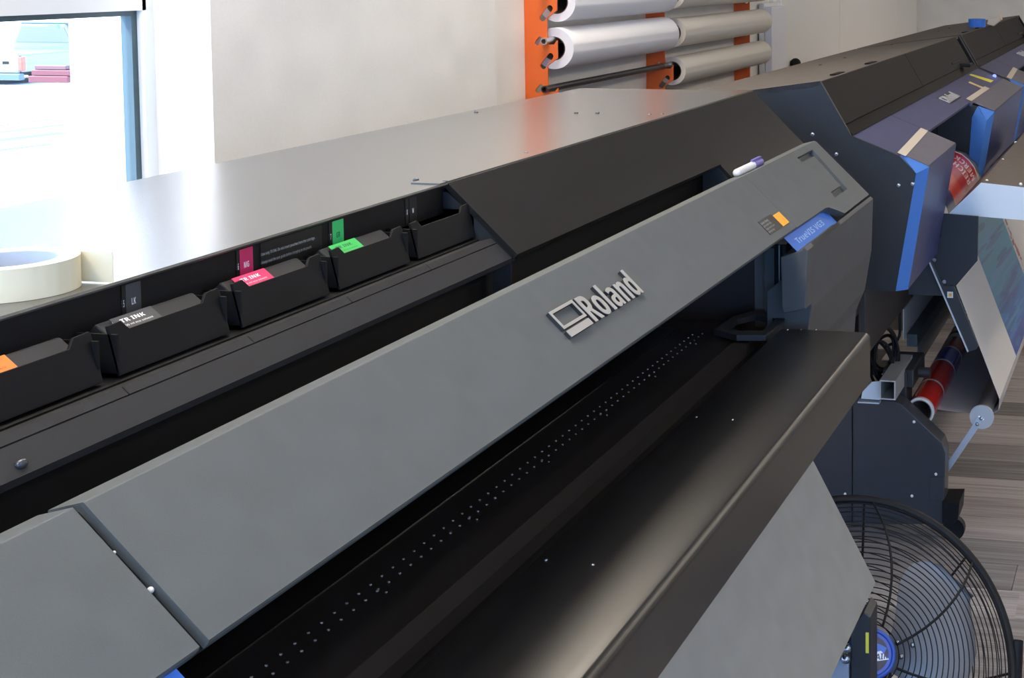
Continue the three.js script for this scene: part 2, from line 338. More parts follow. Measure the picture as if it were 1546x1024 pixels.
  part(p1, 'slope_cover', sheet([[-1.02, LID - 0.012], s0, s2, [-0.876, 1.262]], 0.008, -zd - 0.0015, Z1, 0.2), M.slope);
  part(p1, 'tray_end_wall', ext([[-1.2, 1.3], [-1.2, LID - 0.017], [-1.006, LID - 0.014], [-0.906, 1.315], [-0.906, 1.3]], ZT - 0.002, ZT - 0.006), M.dark);
  { const a = at(1073, 246, 'z', -zd); part(sc, 'latch', box(a.x - 0.008, a.x + 0.012, a.y - 0.012, a.y + 0.004, -zd, -zd + 0.02, 0.002), M.black); }
  part(p1, 'cover_end_plate', ext([[-0.94, 1.13], [-0.94, 1.3], [-0.905, 1.3], [-0.87, 1.262], [-0.9, 1.13]], -zd, -zd - 0.01), M.dark);
  part(p1, 'cover_end_plate', ext([[-0.94, 1.13], [-0.94, 1.3], [-0.911, 1.3], [-0.911, 1.13]], ZT - 0.004, ZT - 0.006), M.rail);
  // front cover
  const uL = 1.0305, uR = 2.9425, D = 0.1515, bk = [-0.88, 1.28];
  const n = [fc.N.x, fc.N.y], off = (p, t) => [p[0] - n[0] * t, p[1] - n[1] * t];
  const coverProfile = (d) => [[bk[0], bk[1] - 0.016], bk, [-0.8795, 1.2808], [-0.8478, 1.2893], onSlope(0.0004), onSlope(d - 0.0015), off(onSlope(d), 0.003), off(onSlope(d), 0.013), off(onSlope(0.012), 0.013)];
  const fcov = part(p1, 'front_cover', ext(coverProfile(D), -uL, -uR + 0.0006), M.cover, 'pale grey front cover');
  part(p1, 'end_cap', ext(coverProfile(D), ZN, -uL + 0.0115), M.cover);
  { // dark slot between cover and near end cap
    part(p1, 'slot', slab(fc, rect(uL - 0.012, uL + 0.001, -D, -0.002), 0.004, -0.013), M.black);
    for (const [px, py, r] of [[179, 827, 0.0015], [234, 884, 0.0028]]) { const [u, w] = uvOn(fc, px, py), p = V(u, w, -0.006).applyMatrix4(fc.M); part(p1, 'slot_screw', new THREE.SphereGeometry(r, 10, 8).translate(p.x, p.y, p.z), M.white); }
  }
  // far end cap with recessed grip
  const gW = (u, w) => [u, w];
  const hole = [gW(3.335, -0.018), gW(3.335, -0.034), gW(3.455, -0.034), gW(3.436, -0.13), gW(3.33, -0.13), gW(3.322, -0.146), gW(3.458, -0.146), gW(3.487, -0.02), gW(3.484, -0.018)];
  const outline = [[uR + 0.0006, 0], [3.56, 0], [3.571, -0.004], [3.571, -0.1855], [3.568, -0.1885], [3.285, -0.1885], [3.265, -0.176], [3.225, -0.156], [3.2, -0.153], [uR + 0.0006, -0.1515]];
  const cap = part(p1, 'end_cap', [slab(fc, outline, 0.012, -0.012, 0, [hole]), slab(fc, outline, 0.004, -0.0165), ext([[bk[0], bk[1] - 0.016], bk, [-0.8795, 1.2808], [-0.847, 1.289], off(onSlope(0.0), 0.0136)], -uR - 0.0006, -3.565)], M.cover, 'grey end cap with recessed grip');
  void cap;
  // blue model plate beside the cap
  const bt = canvasTex(512, 128, (c, w, h) => { c.fillStyle = '#2f74d8'; c.fillRect(0, 0, w, h); c.fillStyle = '#9cc0f2'; c.font = 'bold 58px sans-serif'; c.fillText('TrueVIS VG3', 60, 84); });
  part(p1, 'model_plate', card(fc, 2.889, 3.25, -0.194, -0.15, -0.018), printed(bt, 0.5), 'bright blue model plate');
  part(p1, 'model_plate', card(fc, 0.66, 1.0, -0.19, -0.1515, -0.012), printed(bt, 0.5));
  // warning sticker
  part(fcov, 'warning_sticker', card(fc, 2.783, 2.88, -0.1335, -0.0985, 0.0006), printed(textTex(256, 96, '#1d1e1f', [['Caution  Moving', 10, 26, 19, '#b9bab6', 'left', 'normal'], ['parts inside. Keep', 10, 46, 18, '#a8a9a6', 'left', 'normal'], ['fingers clear of cover', 10, 66, 17, '#a8a9a6', 'left', 'normal'], ['while printing', 10, 86, 17, '#a8a9a6', 'left', 'normal']])));
  part(fcov, 'warning_sticker', card(fc, 2.8815, 2.931, -0.134, -0.1035, 0.0006), printed(textTex(128, 80, '#f0a81a', [['▲', 54, 48, 40, '#161616', 'center'], ['!', 92, 60, 26, '#c33216', 'center']])), 'amber warning sticker');
  // emblem
  const em = part(fcov, 'emblem', [slab(fc, rect(1.8485, 1.927, -0.0838, -0.0526), 0.0009, 0.0052, 0, [rect(1.8537, 1.9218, -0.0793, -0.0571)]), slab(fc, rect(1.8485, 1.9252, -0.098, -0.0872), 0.0009, 0.0052), lettering('Roland', fc, 1.9345, 2.128, -0.0978, 0.0455 * 0.985, 0.0009, 0.0052)], M.emblem, 'raised metal Roland emblem');
  part(em, 'emblem_back', [slab(fc, rect(1.8485, 1.927, -0.0838, -0.0526), 0.0051, 0.0001, 0, [rect(1.8537, 1.9218, -0.0793, -0.0571)]), slab(fc, rect(1.8485, 1.9252, -0.098, -0.0872), 0.0051, 0.0001), lettering('Roland', fc, 1.9345, 2.128, -0.0978, 0.0455 * 0.985, 0.0051, 0.0001)], M.labelBlack);
  // end body under the cap
  const b0 = onSlope(0.203), b1 = onSlope(0.194);
  const bodyUp = [off(b1, 0.008), b1, b0, [b0[0] - 0.004, 1.03], [b0[0] - 0.05, 1.018], [b0[0] - 0.054, 1.03], [b0[0] - 0.056, off(b1, 0.03)[1]]];
  part(p1, 'end_body', ext(bodyUp, -2.884, -3.2, 0.002), M.side, 'dark grey end body');
  part(p1, 'end_body', ext([off(b1, 0.02), b1, b0, [-0.705, 1.02], [-0.722, 0.92], [-0.744, 0.868], [-0.748, 0.812], [-0.8, 0.812], [-0.8, 1.05], [-0.74, 1.1]], -2.935, Z1, 0.002), M.side);
  // columns seen through the front opening
  const col = (pa, pb, y0, y1, z, m, nm, d = 0.02) => { const a = at(pa, 430, 'z', z).x, b = at(pb, 430, 'z', z).x; part(p1, nm, box(a, b, y0, y1, z, z - d, 0.001), m); };
  col(1139, 1160, 0.9, 1.13, -3.02, M.side, 'inner_bracket'); col(1154, 1170, 0.83, 1.13, -2.99, M.side, 'inner_bracket', 0.015);
  col(1169, 1187, 0.815, 1.14, -2.985, M.blackGloss, 'guide_column', 0.05); col(1175.5, 1177, 0.83, 1.14, -2.97, M.steel, 'guide_rod', 0.006);
  col(1190, 1207, 0.813, 1.02, -2.99, M.black, 'guide_column', 0.02);
  // platen and suction holes
  const PY = 0.978, ZTB = -2.868, TY = 0.991, XA = at(1313.6, 512, 'z', ZTB).x, YA = at(1312, 575, 'z', ZTB).y, PX1 = at(860, 764, 'y', PY).x, PX0 = at(860, 732, 'y', PY).x, TX0 = at(617, 1024, 'y', TY).x, ZPE = -2.875;
  const pl = part(p1, 'platen', box(-1.2, PX0 - 0.0005, PY - 0.03, PY, ZN - 0.02, ZPE), M.platen, 'black vacuum platen');
  part(p1, 'platen_edge', ext([[PX0, PY - 0.03], [PX0, PY + 0.0012], [PX1, PY + 0.0012], [PX1, PY - 0.03]], ZN - 0.02, ZPE), mat(0.024, 0.021, 0.02, 0.55, { map: speckle, specularIntensity: 0.6 }));
  const holes = [], hole2 = [], P = (px, py) => at(px, py, 'y', PY);
  const a0 = P(402, 1005.6), a1 = P(562.7, 883.7), stepU = (a0.z - a1.z) / 8, r2 = P(434, 1000.4);
  const dot = (x, z, r) => new THREE.CylinderGeometry(r, r, 0.0012, 8).translate(x, PY + 0.0003, z);
  for (let i = -8; i < 75; i++) {
    const z = a0.z - i * stepU; if (z < -2.84) break;
    holes.push(dot(a0.x, z, 0.0017)); holes.push(dot(r2.x, r2.z - i * stepU, 0.0017));
    if (i % 9 === 7) holes.push(dot(r2.x + 0.012, z - 0.01, 0.0015), dot(a0.x + 0.016, z - 0.016, 0.0015));
    hole2.push(dot(a0.x - 0.052, z - 0.008, 0.0012), dot(a0.x - 0.056, z - 0.014, 0.0011));
  }
  const eyelet = mat(0.42, 0.42, 0.42, 0.4, { metalness: 0.6 }), hm = part(pl, 'suction_holes', holes, eyelet); hm.userData.kind = 'stuff';
  const hm2 = part(pl, 'suction_holes', hole2, eyelet); hm2.userData.kind = 'stuff';
  part(pl, 'platen_rail', box(-1.199, a0.x - 0.045, PY, PY + 0.0012, ZN - 0.02, ZPE), M.blackGloss);
  part(p1, 'groove', box(PX1, TX0, PY - 0.06, PY - 0.02, ZN - 0.02, ZPE), M.black);
  // pressure lever loop
  const lp = (l) => l.map(([px, py]) => { const v = at(px, py, 'y', 1.0); return [v.x, -v.z]; });
  part(p1, 'lever_loop', exShape(shapeOf(lp([[1078, 494], [1107, 474], [1140, 466], [1186, 474], [1184, 482], [1156, 503], [1112, 503]]), [lp([[1098, 491], [1113, 479], [1141, 472.5], [1172, 478], [1152, 496.5], [1114, 496.5]])]), 0.012, 0.001).rotateX(-Math.PI / 2).translate(0, 0.984, 0), M.dark);
  part(p1, 'lever_arm', box(-0.8, -0.77, 0.96, 0.998, -2.94, -2.99, 0.004), M.black);
  // output table with rolled front edge
  const tp = [[TX0, TY - 0.04], [TX0, TY - 0.002]], rb = 0.013; for (let i = 0; i <= 10; i++) { const k = i / 10; tp.push([TX0 + 0.02 + (XA - rb - TX0 - 0.02) * k, TY]); }
  for (let i = 1; i <= 10; i++) { const a = i / 10 * Math.PI / 2; tp.push([XA - rb + rb * Math.sin(a), TY - rb + rb * Math.cos(a)]); }
  tp.push([XA, YA], [XA - 0.005, YA - 0.002], [XA - 0.005, TY - 0.03], [XA - 0.012, TY - 0.035]);
  const tb = part(p1, 'output_table', ext(tp, ZN, ZTB, 0, 0.45), M.table, 'black output table with rolled front edge');
  for (const [px, py] of [[824, 846], [895, 853], [1051, 630], [1106, 634], [1189, 498], [1209, 498], [1232, 498]]) { const p = at(px, py, 'y', TY); part(tb, 'screw', new THREE.SphereGeometry(0.0026, 10, 8).scale(1, 0.6, 1).translate(p.x, TY, p.z), M.screw); }
  part(p1, 'heater_box', box(-1.2, XA - 0.02, YA - 0.02, TY - 0.042, ZN - 0.03, ZTB + 0.01), M.black);
  // lower apron sheet
  part(p1, 'lower_apron', sheet((() => { const z = at(1228, 690, 'x', XA).z, q = xy(1322, 880, z); return [[XA - 0.003, YA + 0.004], q]; })(), 0.003, ZN, at(1228, 690, 'x', XA).z), M.sheetGrey, 'plain light grey lower apron sheet');
  // stand
  const st = mat(0.02, 0.021, 0.024, 0.5), pz = -2.3, q0 = at(1285, 975, 'z', pz), q1 = at(1314, 975, 'z', pz);
  const post = part(p1, 'stand_leg', ext([[q0.x, 0.1], [q1.x, 0.1], [q1.x, 0.668], [q1.x - 0.01, 0.676], [q0.x + 0.008, 0.655], [q0.x, 0.635]], pz, pz - 0.06, 0.002), st);
  part(post, 'sticker', box(q1.x - 0.0075, q1.x - 0.0025, at(1310, 986, 'z', pz).y, at(1310, 955, 'z', pz).y, pz + 0.0002, pz + 0.0012), M.yellow, 'narrow yellow sticker');
  part(p1, 'stand_leg', box(q0.x - 0.1, q0.x - 0.004, 0.1, 0.592, pz - 0.002, pz - 0.05, 0.003), mat(0.32, 0.37, 0.43, 0.35, { metalness: 0.3 }), 'blue grey leg plate');
  for (const [x, y] of [[q0.x - 0.006, 0.615], [q0.x - 0.008, 0.597]]) part(post, 'bolt', new THREE.SphereGeometry(0.008, 12, 8).translate(x, y, pz + 0.004), M.screw);
  part(p1, 'stand_frame', [box(-1.4, -1.3, 0.1, 0.7, -0.7, -0.78), box(-1.4, -1.3, 0.1, 0.7, -3.2, -3.28), box(-1.38, -1.32, 0.25, 0.33, -0.78, -3.2), box(-1.4, q1.x, 0.06, 0.12, pz - 0.002, pz - 0.062), box(-1.4, -0.7, 0.06, 0.12, -0.7, -0.78), box(-0.76, -0.7, 0.1, 0.7, -0.7, -0.78), box(-1.4, -1.3, 0.1, 0.7, pz, pz - 0.06), box(-1.4, -0.64, 0.78, 0.84, pz - 0.01, pz - 0.05)], st);
  for (const [x, z] of [[-1.35, -0.74], [-0.73, -0.74], [-1.35, pz - 0.03], [q0.x, pz - 0.03], [-1.35, -3.24]]) part(p1, 'caster', cyl(V(x - 0.012, 0.032, z), V(x + 0.012, 0.032, z), 0.032), M.black);
}
// ink pouches in the trays
[['orange ink pouch in tray nearest the masking tape', '#e8741e', '#5a2a08', 4], ['black ink pouch with white print in second tray', '#3a3b3d', '#f2f2f2', 3], ['magenta ink pouch with white print', '#cf1f58', '#f6e4ea', 2], ['green ink pouch with dark print', '#2fae4e', '#0b3a18', 1]].forEach(([label, bg, fg, i]) => {
  const u1 = 1.966 - i * 0.1908, u0 = u1 - 0.168, t = thing('ink_pouch', label, 'ink pouch', [-1.05, 1.335, -(u0 + u1) / 2], 'ink pouches in the open trays');
  const ff = frame(-0.995, 1.3785, -0.981, 1.3675);
  part(t, 'pouch', ext([[-1.17, 1.336], [-1.17, 1.352], [-1.02, 1.357], [-0.999, 1.377], [-0.996, 1.377], [-0.982, 1.366], [-0.985, 1.336]], -u0 - 0.012, -u1 + 0.012, 0.002), mat(0.012, 0.012, 0.013, 0.6));
  part(t, 'printed_label', keepUV(card(ff, u0 + 0.026, u0 + 0.085, -0.018, -0.0005, 0.0012)), printed(canvasTex(256, 128, (c) => { c.fillStyle = bg; c.fillRect(0, 0, 256, 128); c.fillStyle = fg; c.font = 'bold 46px sans-serif'; c.fillText('TR INK', 40, 62); c.font = '22px sans-serif'; c.fillText('500 ml eco solvent', 30, 100); }), 0.5));
});
// masking tape roll on the lid
{
  const c = at(12, 392, 'y', LID + 0.03), R = at(97, 392, 'z', c.z).x - c.x, h = 0.031;
  const t = thing('tape_roll', 'cream masking tape roll lying on the silver lid', 'tape', [c.x, LID, c.z]);
  part(t, 'tape', pipe(V(c.x, LID + 0.0002, c.z), V(c.x, LID + h, c.z), R, R * 0.73, 64), M.cream);
  part(t, 'core', pipe(V(c.x, LID + 0.0004, c.z), V(c.x, LID + h - 0.0006, c.z), R * 0.73, R * 0.69, 64), mat(0.55, 0.6, 0.68, 0.8));
  part(t, 'loose_end', box(c.x + R * 0.6, c.x + R * 1.25, LID + 0.001, LID + h, c.z - R * 0.76, c.z - R * 0.76 - 0.0006), M.cream);
}
// marker pen resting on the cover ridge
{
  const a = V(-0.868, 1.2915, -2.9), f = (u) => V(-0.868, 1.2915, -u), [u0] = uvOn(fc, 1121, 259), [u1] = uvOn(fc, 1155, 240);
  const t = thing('marker_pen', 'white marker pen with purple cap on the grey cover', 'pen', [a.x, a.y, -u0]);
  part(t, 'pen_body', [cyl(f(u0 + 0.006), f(u0 + (u1 - u0) * 0.68), 0.0085), new THREE.SphereGeometry(0.0085, 16, 10).translate(a.x, a.y, -u0 - 0.006)], M.white);
  part(t, 'pen_cap', [cyl(f(u0 + (u1 - u0) * 0.68), f(u1), 0.0092), box(a.x - 0.003, a.x + 0.003, a.y + 0.008, a.y + 0.0125, -u0 - (u1 - u0) * 0.64, -u1)], mat(0.16, 0.13, 0.42, 0.4));
}

// ---------- second and third printer ----------
const Z2 = at(1238, 123, 'y', LID).z, LEN2 = 2.75, ZS = -4.3;
const ce = xy(1358, 236, Z2), de = xy(1383, 262, Z2), ee = xy(1352, 440, Z2), fe = xy(1300, 437, Z2), be = xy(1285, 205, Z2), lf = [xy(1238, 123, Z2)[0], LID];
const BEV = 0.037, cf = xy(1403, 252, Z2 - BEV), ef = xy(1371, 437, Z2 - BEV);
const ZB = at(1444, 212, 'x', cf[0]).z, ZB2 = at(1500, 140, 'x', cf[0]).z, ZE = Z2 - LEN2, LB = [-1.39, 1.343];
const f2 = frame(be[0], be[1], cf[0], cf[1]);
const streak = noiseTex(256, (x, y) => 190 + 60 * vn(x / 40, y / 6, 64) * vn(x / 13, y / 40, 64) + 5 * rnd()); streak.repeat.set(2.2, 2.2);
M.boxFront = mat(0.06, 0.075, 0.21, 0.4, { map: streak });
function bandPrinter(label) {
  const t = thing('banner_printer', label, 'printer', [-1.0, 0, Z2]);
  const lid = part(t, 'lid', ext([LB, lf, [lf[0], lf[1] - 0.014], [LB[0], LB[1] - 0.014]], Z2, ZE), mat(0.095, 0.083, 0.074, 0.6, { map: speckle, specularIntensity: 0.7 }), 'flat grey lid');
  for (const [px, py] of [[1218, 98], [1300, 88], [1351, 50]]) { const z = at(px, py, 'y', 1.37).z; part(lid, 'screw', new THREE.SphereGeometry(0.007, 10, 8).scale(1, 0.5, 1).translate(-1.2, LID - 0.137 * (-lf[0] * -1 + 1.2) * 1 + 0.0, Math.max(z, ZE + 0.1)), M.darkScrew); }
  for (const z of [Z2 - 0.25, Z2 - 0.75]) part(lid, 'hinge', box(lf[0] - 0.03, lf[0] - 0.012, LID - 0.003, LID + 0.0008, z, z - 0.12), M.brown);
  // hinged brown cover in panels
  const sl = [[lf[0] + 0.001, lf[1] - 0.002], [be[0] - 0.018, be[1] + 0.03]];
  const cuts = [Z2 - 0.012, Z2 - 1.32, ZE + 0.12]; const h2 = frame(...sl[0], ...sl[1]);
  for (let i = 0; i < 2; i++) part(t, 'hinged_cover', sheet(sl, 0.01, cuts[i] - 0.003, cuts[i + 1] + 0.002), M.brown, 'dark brown hinged cover');
  part(t, 'sill_strip', sheet([[be[0] - 0.022, be[1] + 0.026], [be[0] + 0.004, be[1] + 0.001]], 0.01, Z2 - 0.01, ZE), M.brown);
  part(t, 'cover_handle', [box(be[0] - 0.04, be[0] + 0.02, be[1] + 0.03, be[1] + 0.045, ZE + 0.42, ZE + 0.34, 0.004), box(be[0] - 0.05, be[0] - 0.03, be[1] + 0.03, be[1] + 0.06, ZE + 0.6, ZE + 0.34, 0.004)], M.black);
  // end panels
  const outline = [[LB[0], LB[1] - 0.001], [lf[0], lf[1] + 0.001], be, ce, de, ee, fe, [-1.38, 0.79]];
  const ep = part(t, 'end_panel', ext(outline, Z2, Z2 - 0.012), M.dark, 'dark slate end panel');
  for (const [px, py] of [[1227, 203], [1263, 233], [1357, 280], [1378, 278]]) { const v = at(px, py, 'z', Z2); part(ep, 'screw', new THREE.SphereGeometry(0.006, 12, 8).scale(1, 1, 0.6).translate(v.x, v.y, Z2 + 0.001), M.screw); }
  part(t, 'end_panel', ext(outline, ZE, ZE + 0.03), M.black);
  part(t, 'body', ext([[-1.385, 0.79], [-1.385, 1.32], [-1.0, 1.37], [-0.93, 1.37], [-0.9, 1.25], [-0.9, 0.86], [-1.0, 0.8]], Z2 - 0.013, ZE + 0.03), M.black);
  // purple top cover and the boxes at both ends
  const tc = part(t, 'top_cover', slab(f2, (() => { const w = -Math.hypot(cf[0] - be[0], cf[1] - be[1]), wl = uvOn(f2, 1405, 195)[1]; return [[-Z2 + 0.012, 0], [-ZE - 0.03, 0], [-ZE - 0.03, w * 0.62], [-ZB2, w * 0.62], [-ZB2, wl], [-ZB, wl], [-Z2 + 0.012, -Math.hypot(ce[0] - be[0], ce[1] - be[1])]]; })(), 0.012, -0.012, 0.001), M.purple, 'violet grey top cover');
  const wl = uvOn(f2, 1405, 195)[1], wEnd = -Math.hypot(cf[0] - be[0], cf[1] - be[1]);
  const seamU = -at(1350, 176, 'y', be[1] - 0.005).z;
  part(tc, 'seam', slab(f2, rect(seamU, seamU + 0.004, wl, -0.002), 0.0006, 0.0001), mat(0.05, 0.05, 0.09, 0.6));
  const wc = -Math.hypot(ce[0] - be[0], ce[1] - be[1]);
  const inA = [ce, de, ee, [ee[0] - 0.08, ee[1]], [ce[0] - 0.08, ce[1] - 0.02]];
  const tape1 = [ce, cf, ef, [ef[0] - 0.08, ef[1]], [ce[0] - 0.08, ce[1] - 0.02]];
  part(t, 'end_box_edge', loft([ce, de, ee, [ee[0] - 0.02, ee[1]], [de[0] - 0.03, de[1]]], Z2 - 0.001, [ce, cf, ef, [ef[0] - 0.04, ef[1]], [cf[0] - 0.05, de[1]]], Z2 - BEV), M.blueTape, 'blue tape over the box edge');
  const bx = part(t, 'end_box', ext([ce, cf, ef, [ef[0] - 0.12, ef[1]], [ce[0] - 0.12, ce[1] - 0.05]], Z2 - BEV - 0.0005, ZB, 0.002), M.boxFront, 'blue violet end box');
  part(bx, 'box_top', slab(f2, [[-Z2 + BEV + 0.003, wc - 0.004], [-ZB - 0.002, wl * 0.98], [-ZB - 0.002, wEnd + 0.003], [-Z2 + BEV + 0.003, wEnd + 0.003]], 0.002, 0.0003), M.greyTop);
  part(bx, 'tape_strip', slab(f2, [[-Z2 + BEV - 0.01, wc + 0.012], [-ZB - 0.004, wl + 0.022], [-ZB - 0.004, wl - 0.002], [-Z2 + BEV - 0.01, wc - 0.012]], 0.001, 0.0024), M.beigeTape, 'beige masking tape strip');
  // second box beyond the opening
  const c2 = [cf[0] - 0.06, cf[1] + 0.02];
  part(t, 'end_box_edge', loft([c2, [cf[0] - 0.025, cf[1] - 0.03], [ee[0], ee[1] - 0.05], [ee[0] - 0.02, ee[1] - 0.05], [c2[0] - 0.02, c2[1] - 0.04]], ZB2, [c2, cf, ef, [ef[0] - 0.04, ef[1]], [c2[0] - 0.02, c2[1] - 0.04]], ZB2 - BEV), M.blueTape);
  const bx2 = part(t, 'end_box', ext([c2, cf, ef, [ef[0] - 0.12, ef[1]], [c2[0] - 0.1, c2[1] - 0.04]], ZB2 - BEV, ZE + 0.03, 0.002), M.boxFront);
  part(bx2, 'box_top', slab(f2, [[-ZB2 + BEV, wl], [-ZE - 0.03, wl], [-ZE - 0.03, wEnd + 0.003], [-ZB2 + BEV, wEnd + 0.003]], 0.002, 0.0003), M.greyTop);
  part(bx2, 'tape_strip', slab(f2, rect(-ZB2 + BEV, -ZB2 + 0.62, wl - 0.002, wl + 0.02), 0.001, 0.0024), M.beigeTape);
  part(t, 'box_inner_panel', [ext([[-0.9, 0.86], [-0.9, 1.24], [be[0], be[1] - 0.02], c2, [cf[0] - 0.03, cf[1] - 0.03], [ee[0], ee[1] - 0.05], [-0.8, 0.78]], ZB2 - 0.004, ZB2 - 0.02)], M.dark);
  part(t, 'panel_joint', [box(-0.83, -0.826, 0.86, 1.2, ZB2 - 0.004, ZB2 - 0.0005), box(-0.83, ef[0], 0.985, 0.99, ZB2 - 0.004, ZB2 - 0.0005)], M.black);
  // small emblem
  const eu = (px, py) => uvOn(f2, px, py), [m0] = eu(1419, 150), [m1] = eu(1438, 146), mw = eu(1430, 150)[1];
  part(tc, 'emblem', [lettering('Roland', f2, m0 + 0.07, m0 + 0.27, mw - 0.02, 0.042, 0.003, 0.001), slab(f2, rect(m0, m0 + 0.06, mw - 0.02, mw + 0.022), 0.003, 0.001, 0, [rect(m0 + 0.006, m0 + 0.054, mw - 0.006, mw + 0.016)])], M.emblem, 'small metal emblem');
  part(tc, 'emblem_back', slab(f2, rect(m0 - 0.006, m0 + 0.276, mw - 0.026, mw + 0.028), 0.0008, 0.0001), M.labelBlack);
  // lower front panel
  part(t, 'lower_panel', box(-0.81, -0.79, 0.655, 0.85, Z2 - 0.02, -4.66, 0.003), mat(0.03, 0.027, 0.028, 0.4, { map: speckle }));
  // vacuum bed where the print comes out
  const bed = [[-0.9, 1.0], [-0.84, 1.035], [-0.78, 1.045], [-0.72, 1.03], [-0.68, 0.99], [-0.66, 0.93], [-0.655, 0.84]];
  part(t, 'print_bed', sheet(bed, 0.01, ZB - 0.002, ZB2 + 0.001), mat(0.08, 0.085, 0.085, 0.4));
  // dryer box on brackets
  const zd = ZB - 0.02, d0 = xy(1434, 322, zd), d1 = xy(1481, 276, zd);
  const dry = part(t, 'dryer', ext([d0, d1, [d1[0] + 0.42, d1[1] - 0.035], [d1[0] + 0.42, d0[1] - 0.03], [d0[0] + 0.03, d0[1] - 0.003]], zd - 0.003, zd - 1.62, 0.002), mat(0.13, 0.108, 0.094, 0.5, { map: speckle }), 'long grey dryer box');
  part(dry, 'dryer_end', ext([[d0[0] - 0.004, d0[1] - 0.004], [d0[0], d0[1] + 0.002], d1, [d1[0] + 0.42, d1[1] - 0.035], [d1[0] + 0.42, d0[1] - 0.03], [d0[0] + 0.03, d0[1] - 0.004]], zd, zd - 0.003), mat(0.66, 0.74, 0.8, 0.4), 'pale blue white end plate');
  for (const [px, py] of [[1490, 274], [1514, 242], [1533, 216], [1541, 279]]) { const v = at(px, py, 'y', d1[1] - 0.004); part(dry, 'screw', new THREE.SphereGeometry(0.005, 10, 8).translate(v.x, v.y + 0.002, v.z), M.white); }
  const zk = zd + 0.03, K = (l) => l.map(([px, py]) => xy(px, py, zk));
  const br = part(t, 'dryer_bracket', ext(K([[1425, 323], [1477, 327], [1475.5, 394], [1443, 432], [1423, 430], [1402, 392], [1420, 362]]), zk, zk - 0.01), mat(0.018, 0.02, 0.024, 0.5), 'black dryer bracket');
  for (const [px, py] of [[1411, 392], [1426, 425]]) { const v = at(px, py, 'z', zk); part(br, 'bolt', cyl(V(v.x, v.y, zk), V(v.x, v.y, zk + 0.006), 0.006, 12), M.screw); }
  const bar = part(t, 'media_guide_bar', ext(K([[1402, 392], [1405, 391], [1424, 430], [1441, 431], [1477, 520], [1475, 526], [1462, 530]]), zk + 0.0005, zk + 0.012, 0.001), mat(0.03, 0.032, 0.037, 0.4), 'slanted black guide bar');
  part(bar, 'bar_edge', ext(K([[1402, 392], [1404, 391.5], [1463.5, 529], [1461.5, 530]]), zk + 0.012, zk + 0.016), M.alu);
  { const v = at(1435, 445, 'z', zk + 0.012); part(bar, 'sticker', box(v.x - 0.01, v.x + 0.008, v.y - 0.01, v.y + 0.009, zk + 0.012, zk + 0.0128), M.white); part(bar, 'sticker', box(v.x - 0.005, v.x + 0.004, v.y - 0.005, v.y + 0.004, zk + 0.0128, zk + 0.0134), M.amber); }
  part(t, 'side_bracket', ext(K([[1402, 394], [1423, 438], [1424, 449], [1370, 447], [1370, 438], [1382, 420]]), zk - 0.02, zk - 0.04), mat(0.035, 0.038, 0.043, 0.5));
  // stand with take-up unit
  const S = (l) => l.map(([px, py]) => xy(px, py, ZS)), gp = mat(0.034, 0.038, 0.046, 0.36, { map: speckle });
  const pn = part(t, 'take_up_housing', ext(S([[1287.5, 598], [1352, 607], [1362, 612], [1421, 668], [1427, 684], [1425, 792], [1287.5, 792]]), ZS, ZS - 0.08, 0.002), gp, 'dark grey take-up housing');
  part(t, 'take_up_housing', ext(S([[1215, 600], [1286, 598], [1286, 792], [1215, 792]]), ZS - 0.004, ZS - 0.06, 0.002), gp);
  for (const [px, py] of [[1380, 637], [1413, 716], [1377, 749], [1276, 746]]) { const v = at(px, py, 'z', ZS); part(pn, 'screw', new THREE.SphereGeometry(0.0045, 10, 8).translate(v.x, v.y, ZS + 0.001), M.white); }
  part(pn, 'access_plate', ext(S([[1404, 720], [1425, 720], [1425, 756], [1404, 756]]), ZS, ZS + 0.004, 0.001), gp);
  const ft2 = S([[1424, 755], [1450, 755], [1448, 780], [1440, 788], [1424, 788]]);
  part(t, 'stand_foot', ext(ft2, ZS + 0.02, ZS - 0.1, 0.003), M.black);
  const w0 = at(1437, 799, 'z', ZS); part(t, 'caster', cyl(V(w0.x, 0.034, ZS - 0.06), V(w0.x, 0.034, ZS - 0.03), 0.034), M.black); part(t, 'caster', cyl(V(-1.2, 0.034, ZS - 0.06), V(-1.2, 0.034, ZS - 0.03), 0.034), M.black);
  part(t, 'stand_frame', [box(-1.3, -1.2, 0.03, 0.8, ZS - 0.09, ZS - 0.16), box(-1.3, w0.x, 0.06, 0.11, ZS - 0.09, ZS - 0.14), box(-1.3, -1.2, 0.03, 0.8, ZE + 0.5, ZE + 0.43), box(-1.28, -1.22, 0.3, 0.36, ZS - 0.16, ZE + 0.5), box(-1.12, -1.04, 0.3, 0.79, ZS - 0.09, ZS - 0.16)], M.black);
  // square tube, white bracket and drive
  const ta = xy(1328, 574, ZS + 0.06), tb2 = xy(1352, 604.5, ZS + 0.06), wt = 0.004;
  part(t, 'square_tube', exShape(shapeOf(rect(ta[0], tb2[0], tb2[1], ta[1]), [rect(ta[0] + wt, tb2[0] - wt, tb2[1] + wt, ta[1] - wt)]), 0.3).translate(0, 0, ZS - 0.24), mat(0.5, 0.52, 0.52, 0.35, { metalness: 0.6 }), 'square aluminium tube');
  part(t, 'tube_bracket', [ext([[1300, 602], [1302, 592], [1316, 577], [1328, 576], [1328, 604]].map(([a, b]) => xy(a, b, ZS + 0.03)), ZS + 0.03, ZS + 0.026), box(...(([a, b]) => [a[0], b[0]])([xy(1298, 604, ZS), xy(1330, 604, ZS)]), xy(1310, 605, ZS)[1], xy(1310, 603, ZS)[1], ZS + 0.03, ZS - 0.05)], mat(0.62, 0.68, 0.72, 0.4), 'white metal bracket');
  const mo = xy(1338, 552, ZS - 0.16), mo2 = xy(1384, 540, ZS - 0.16);
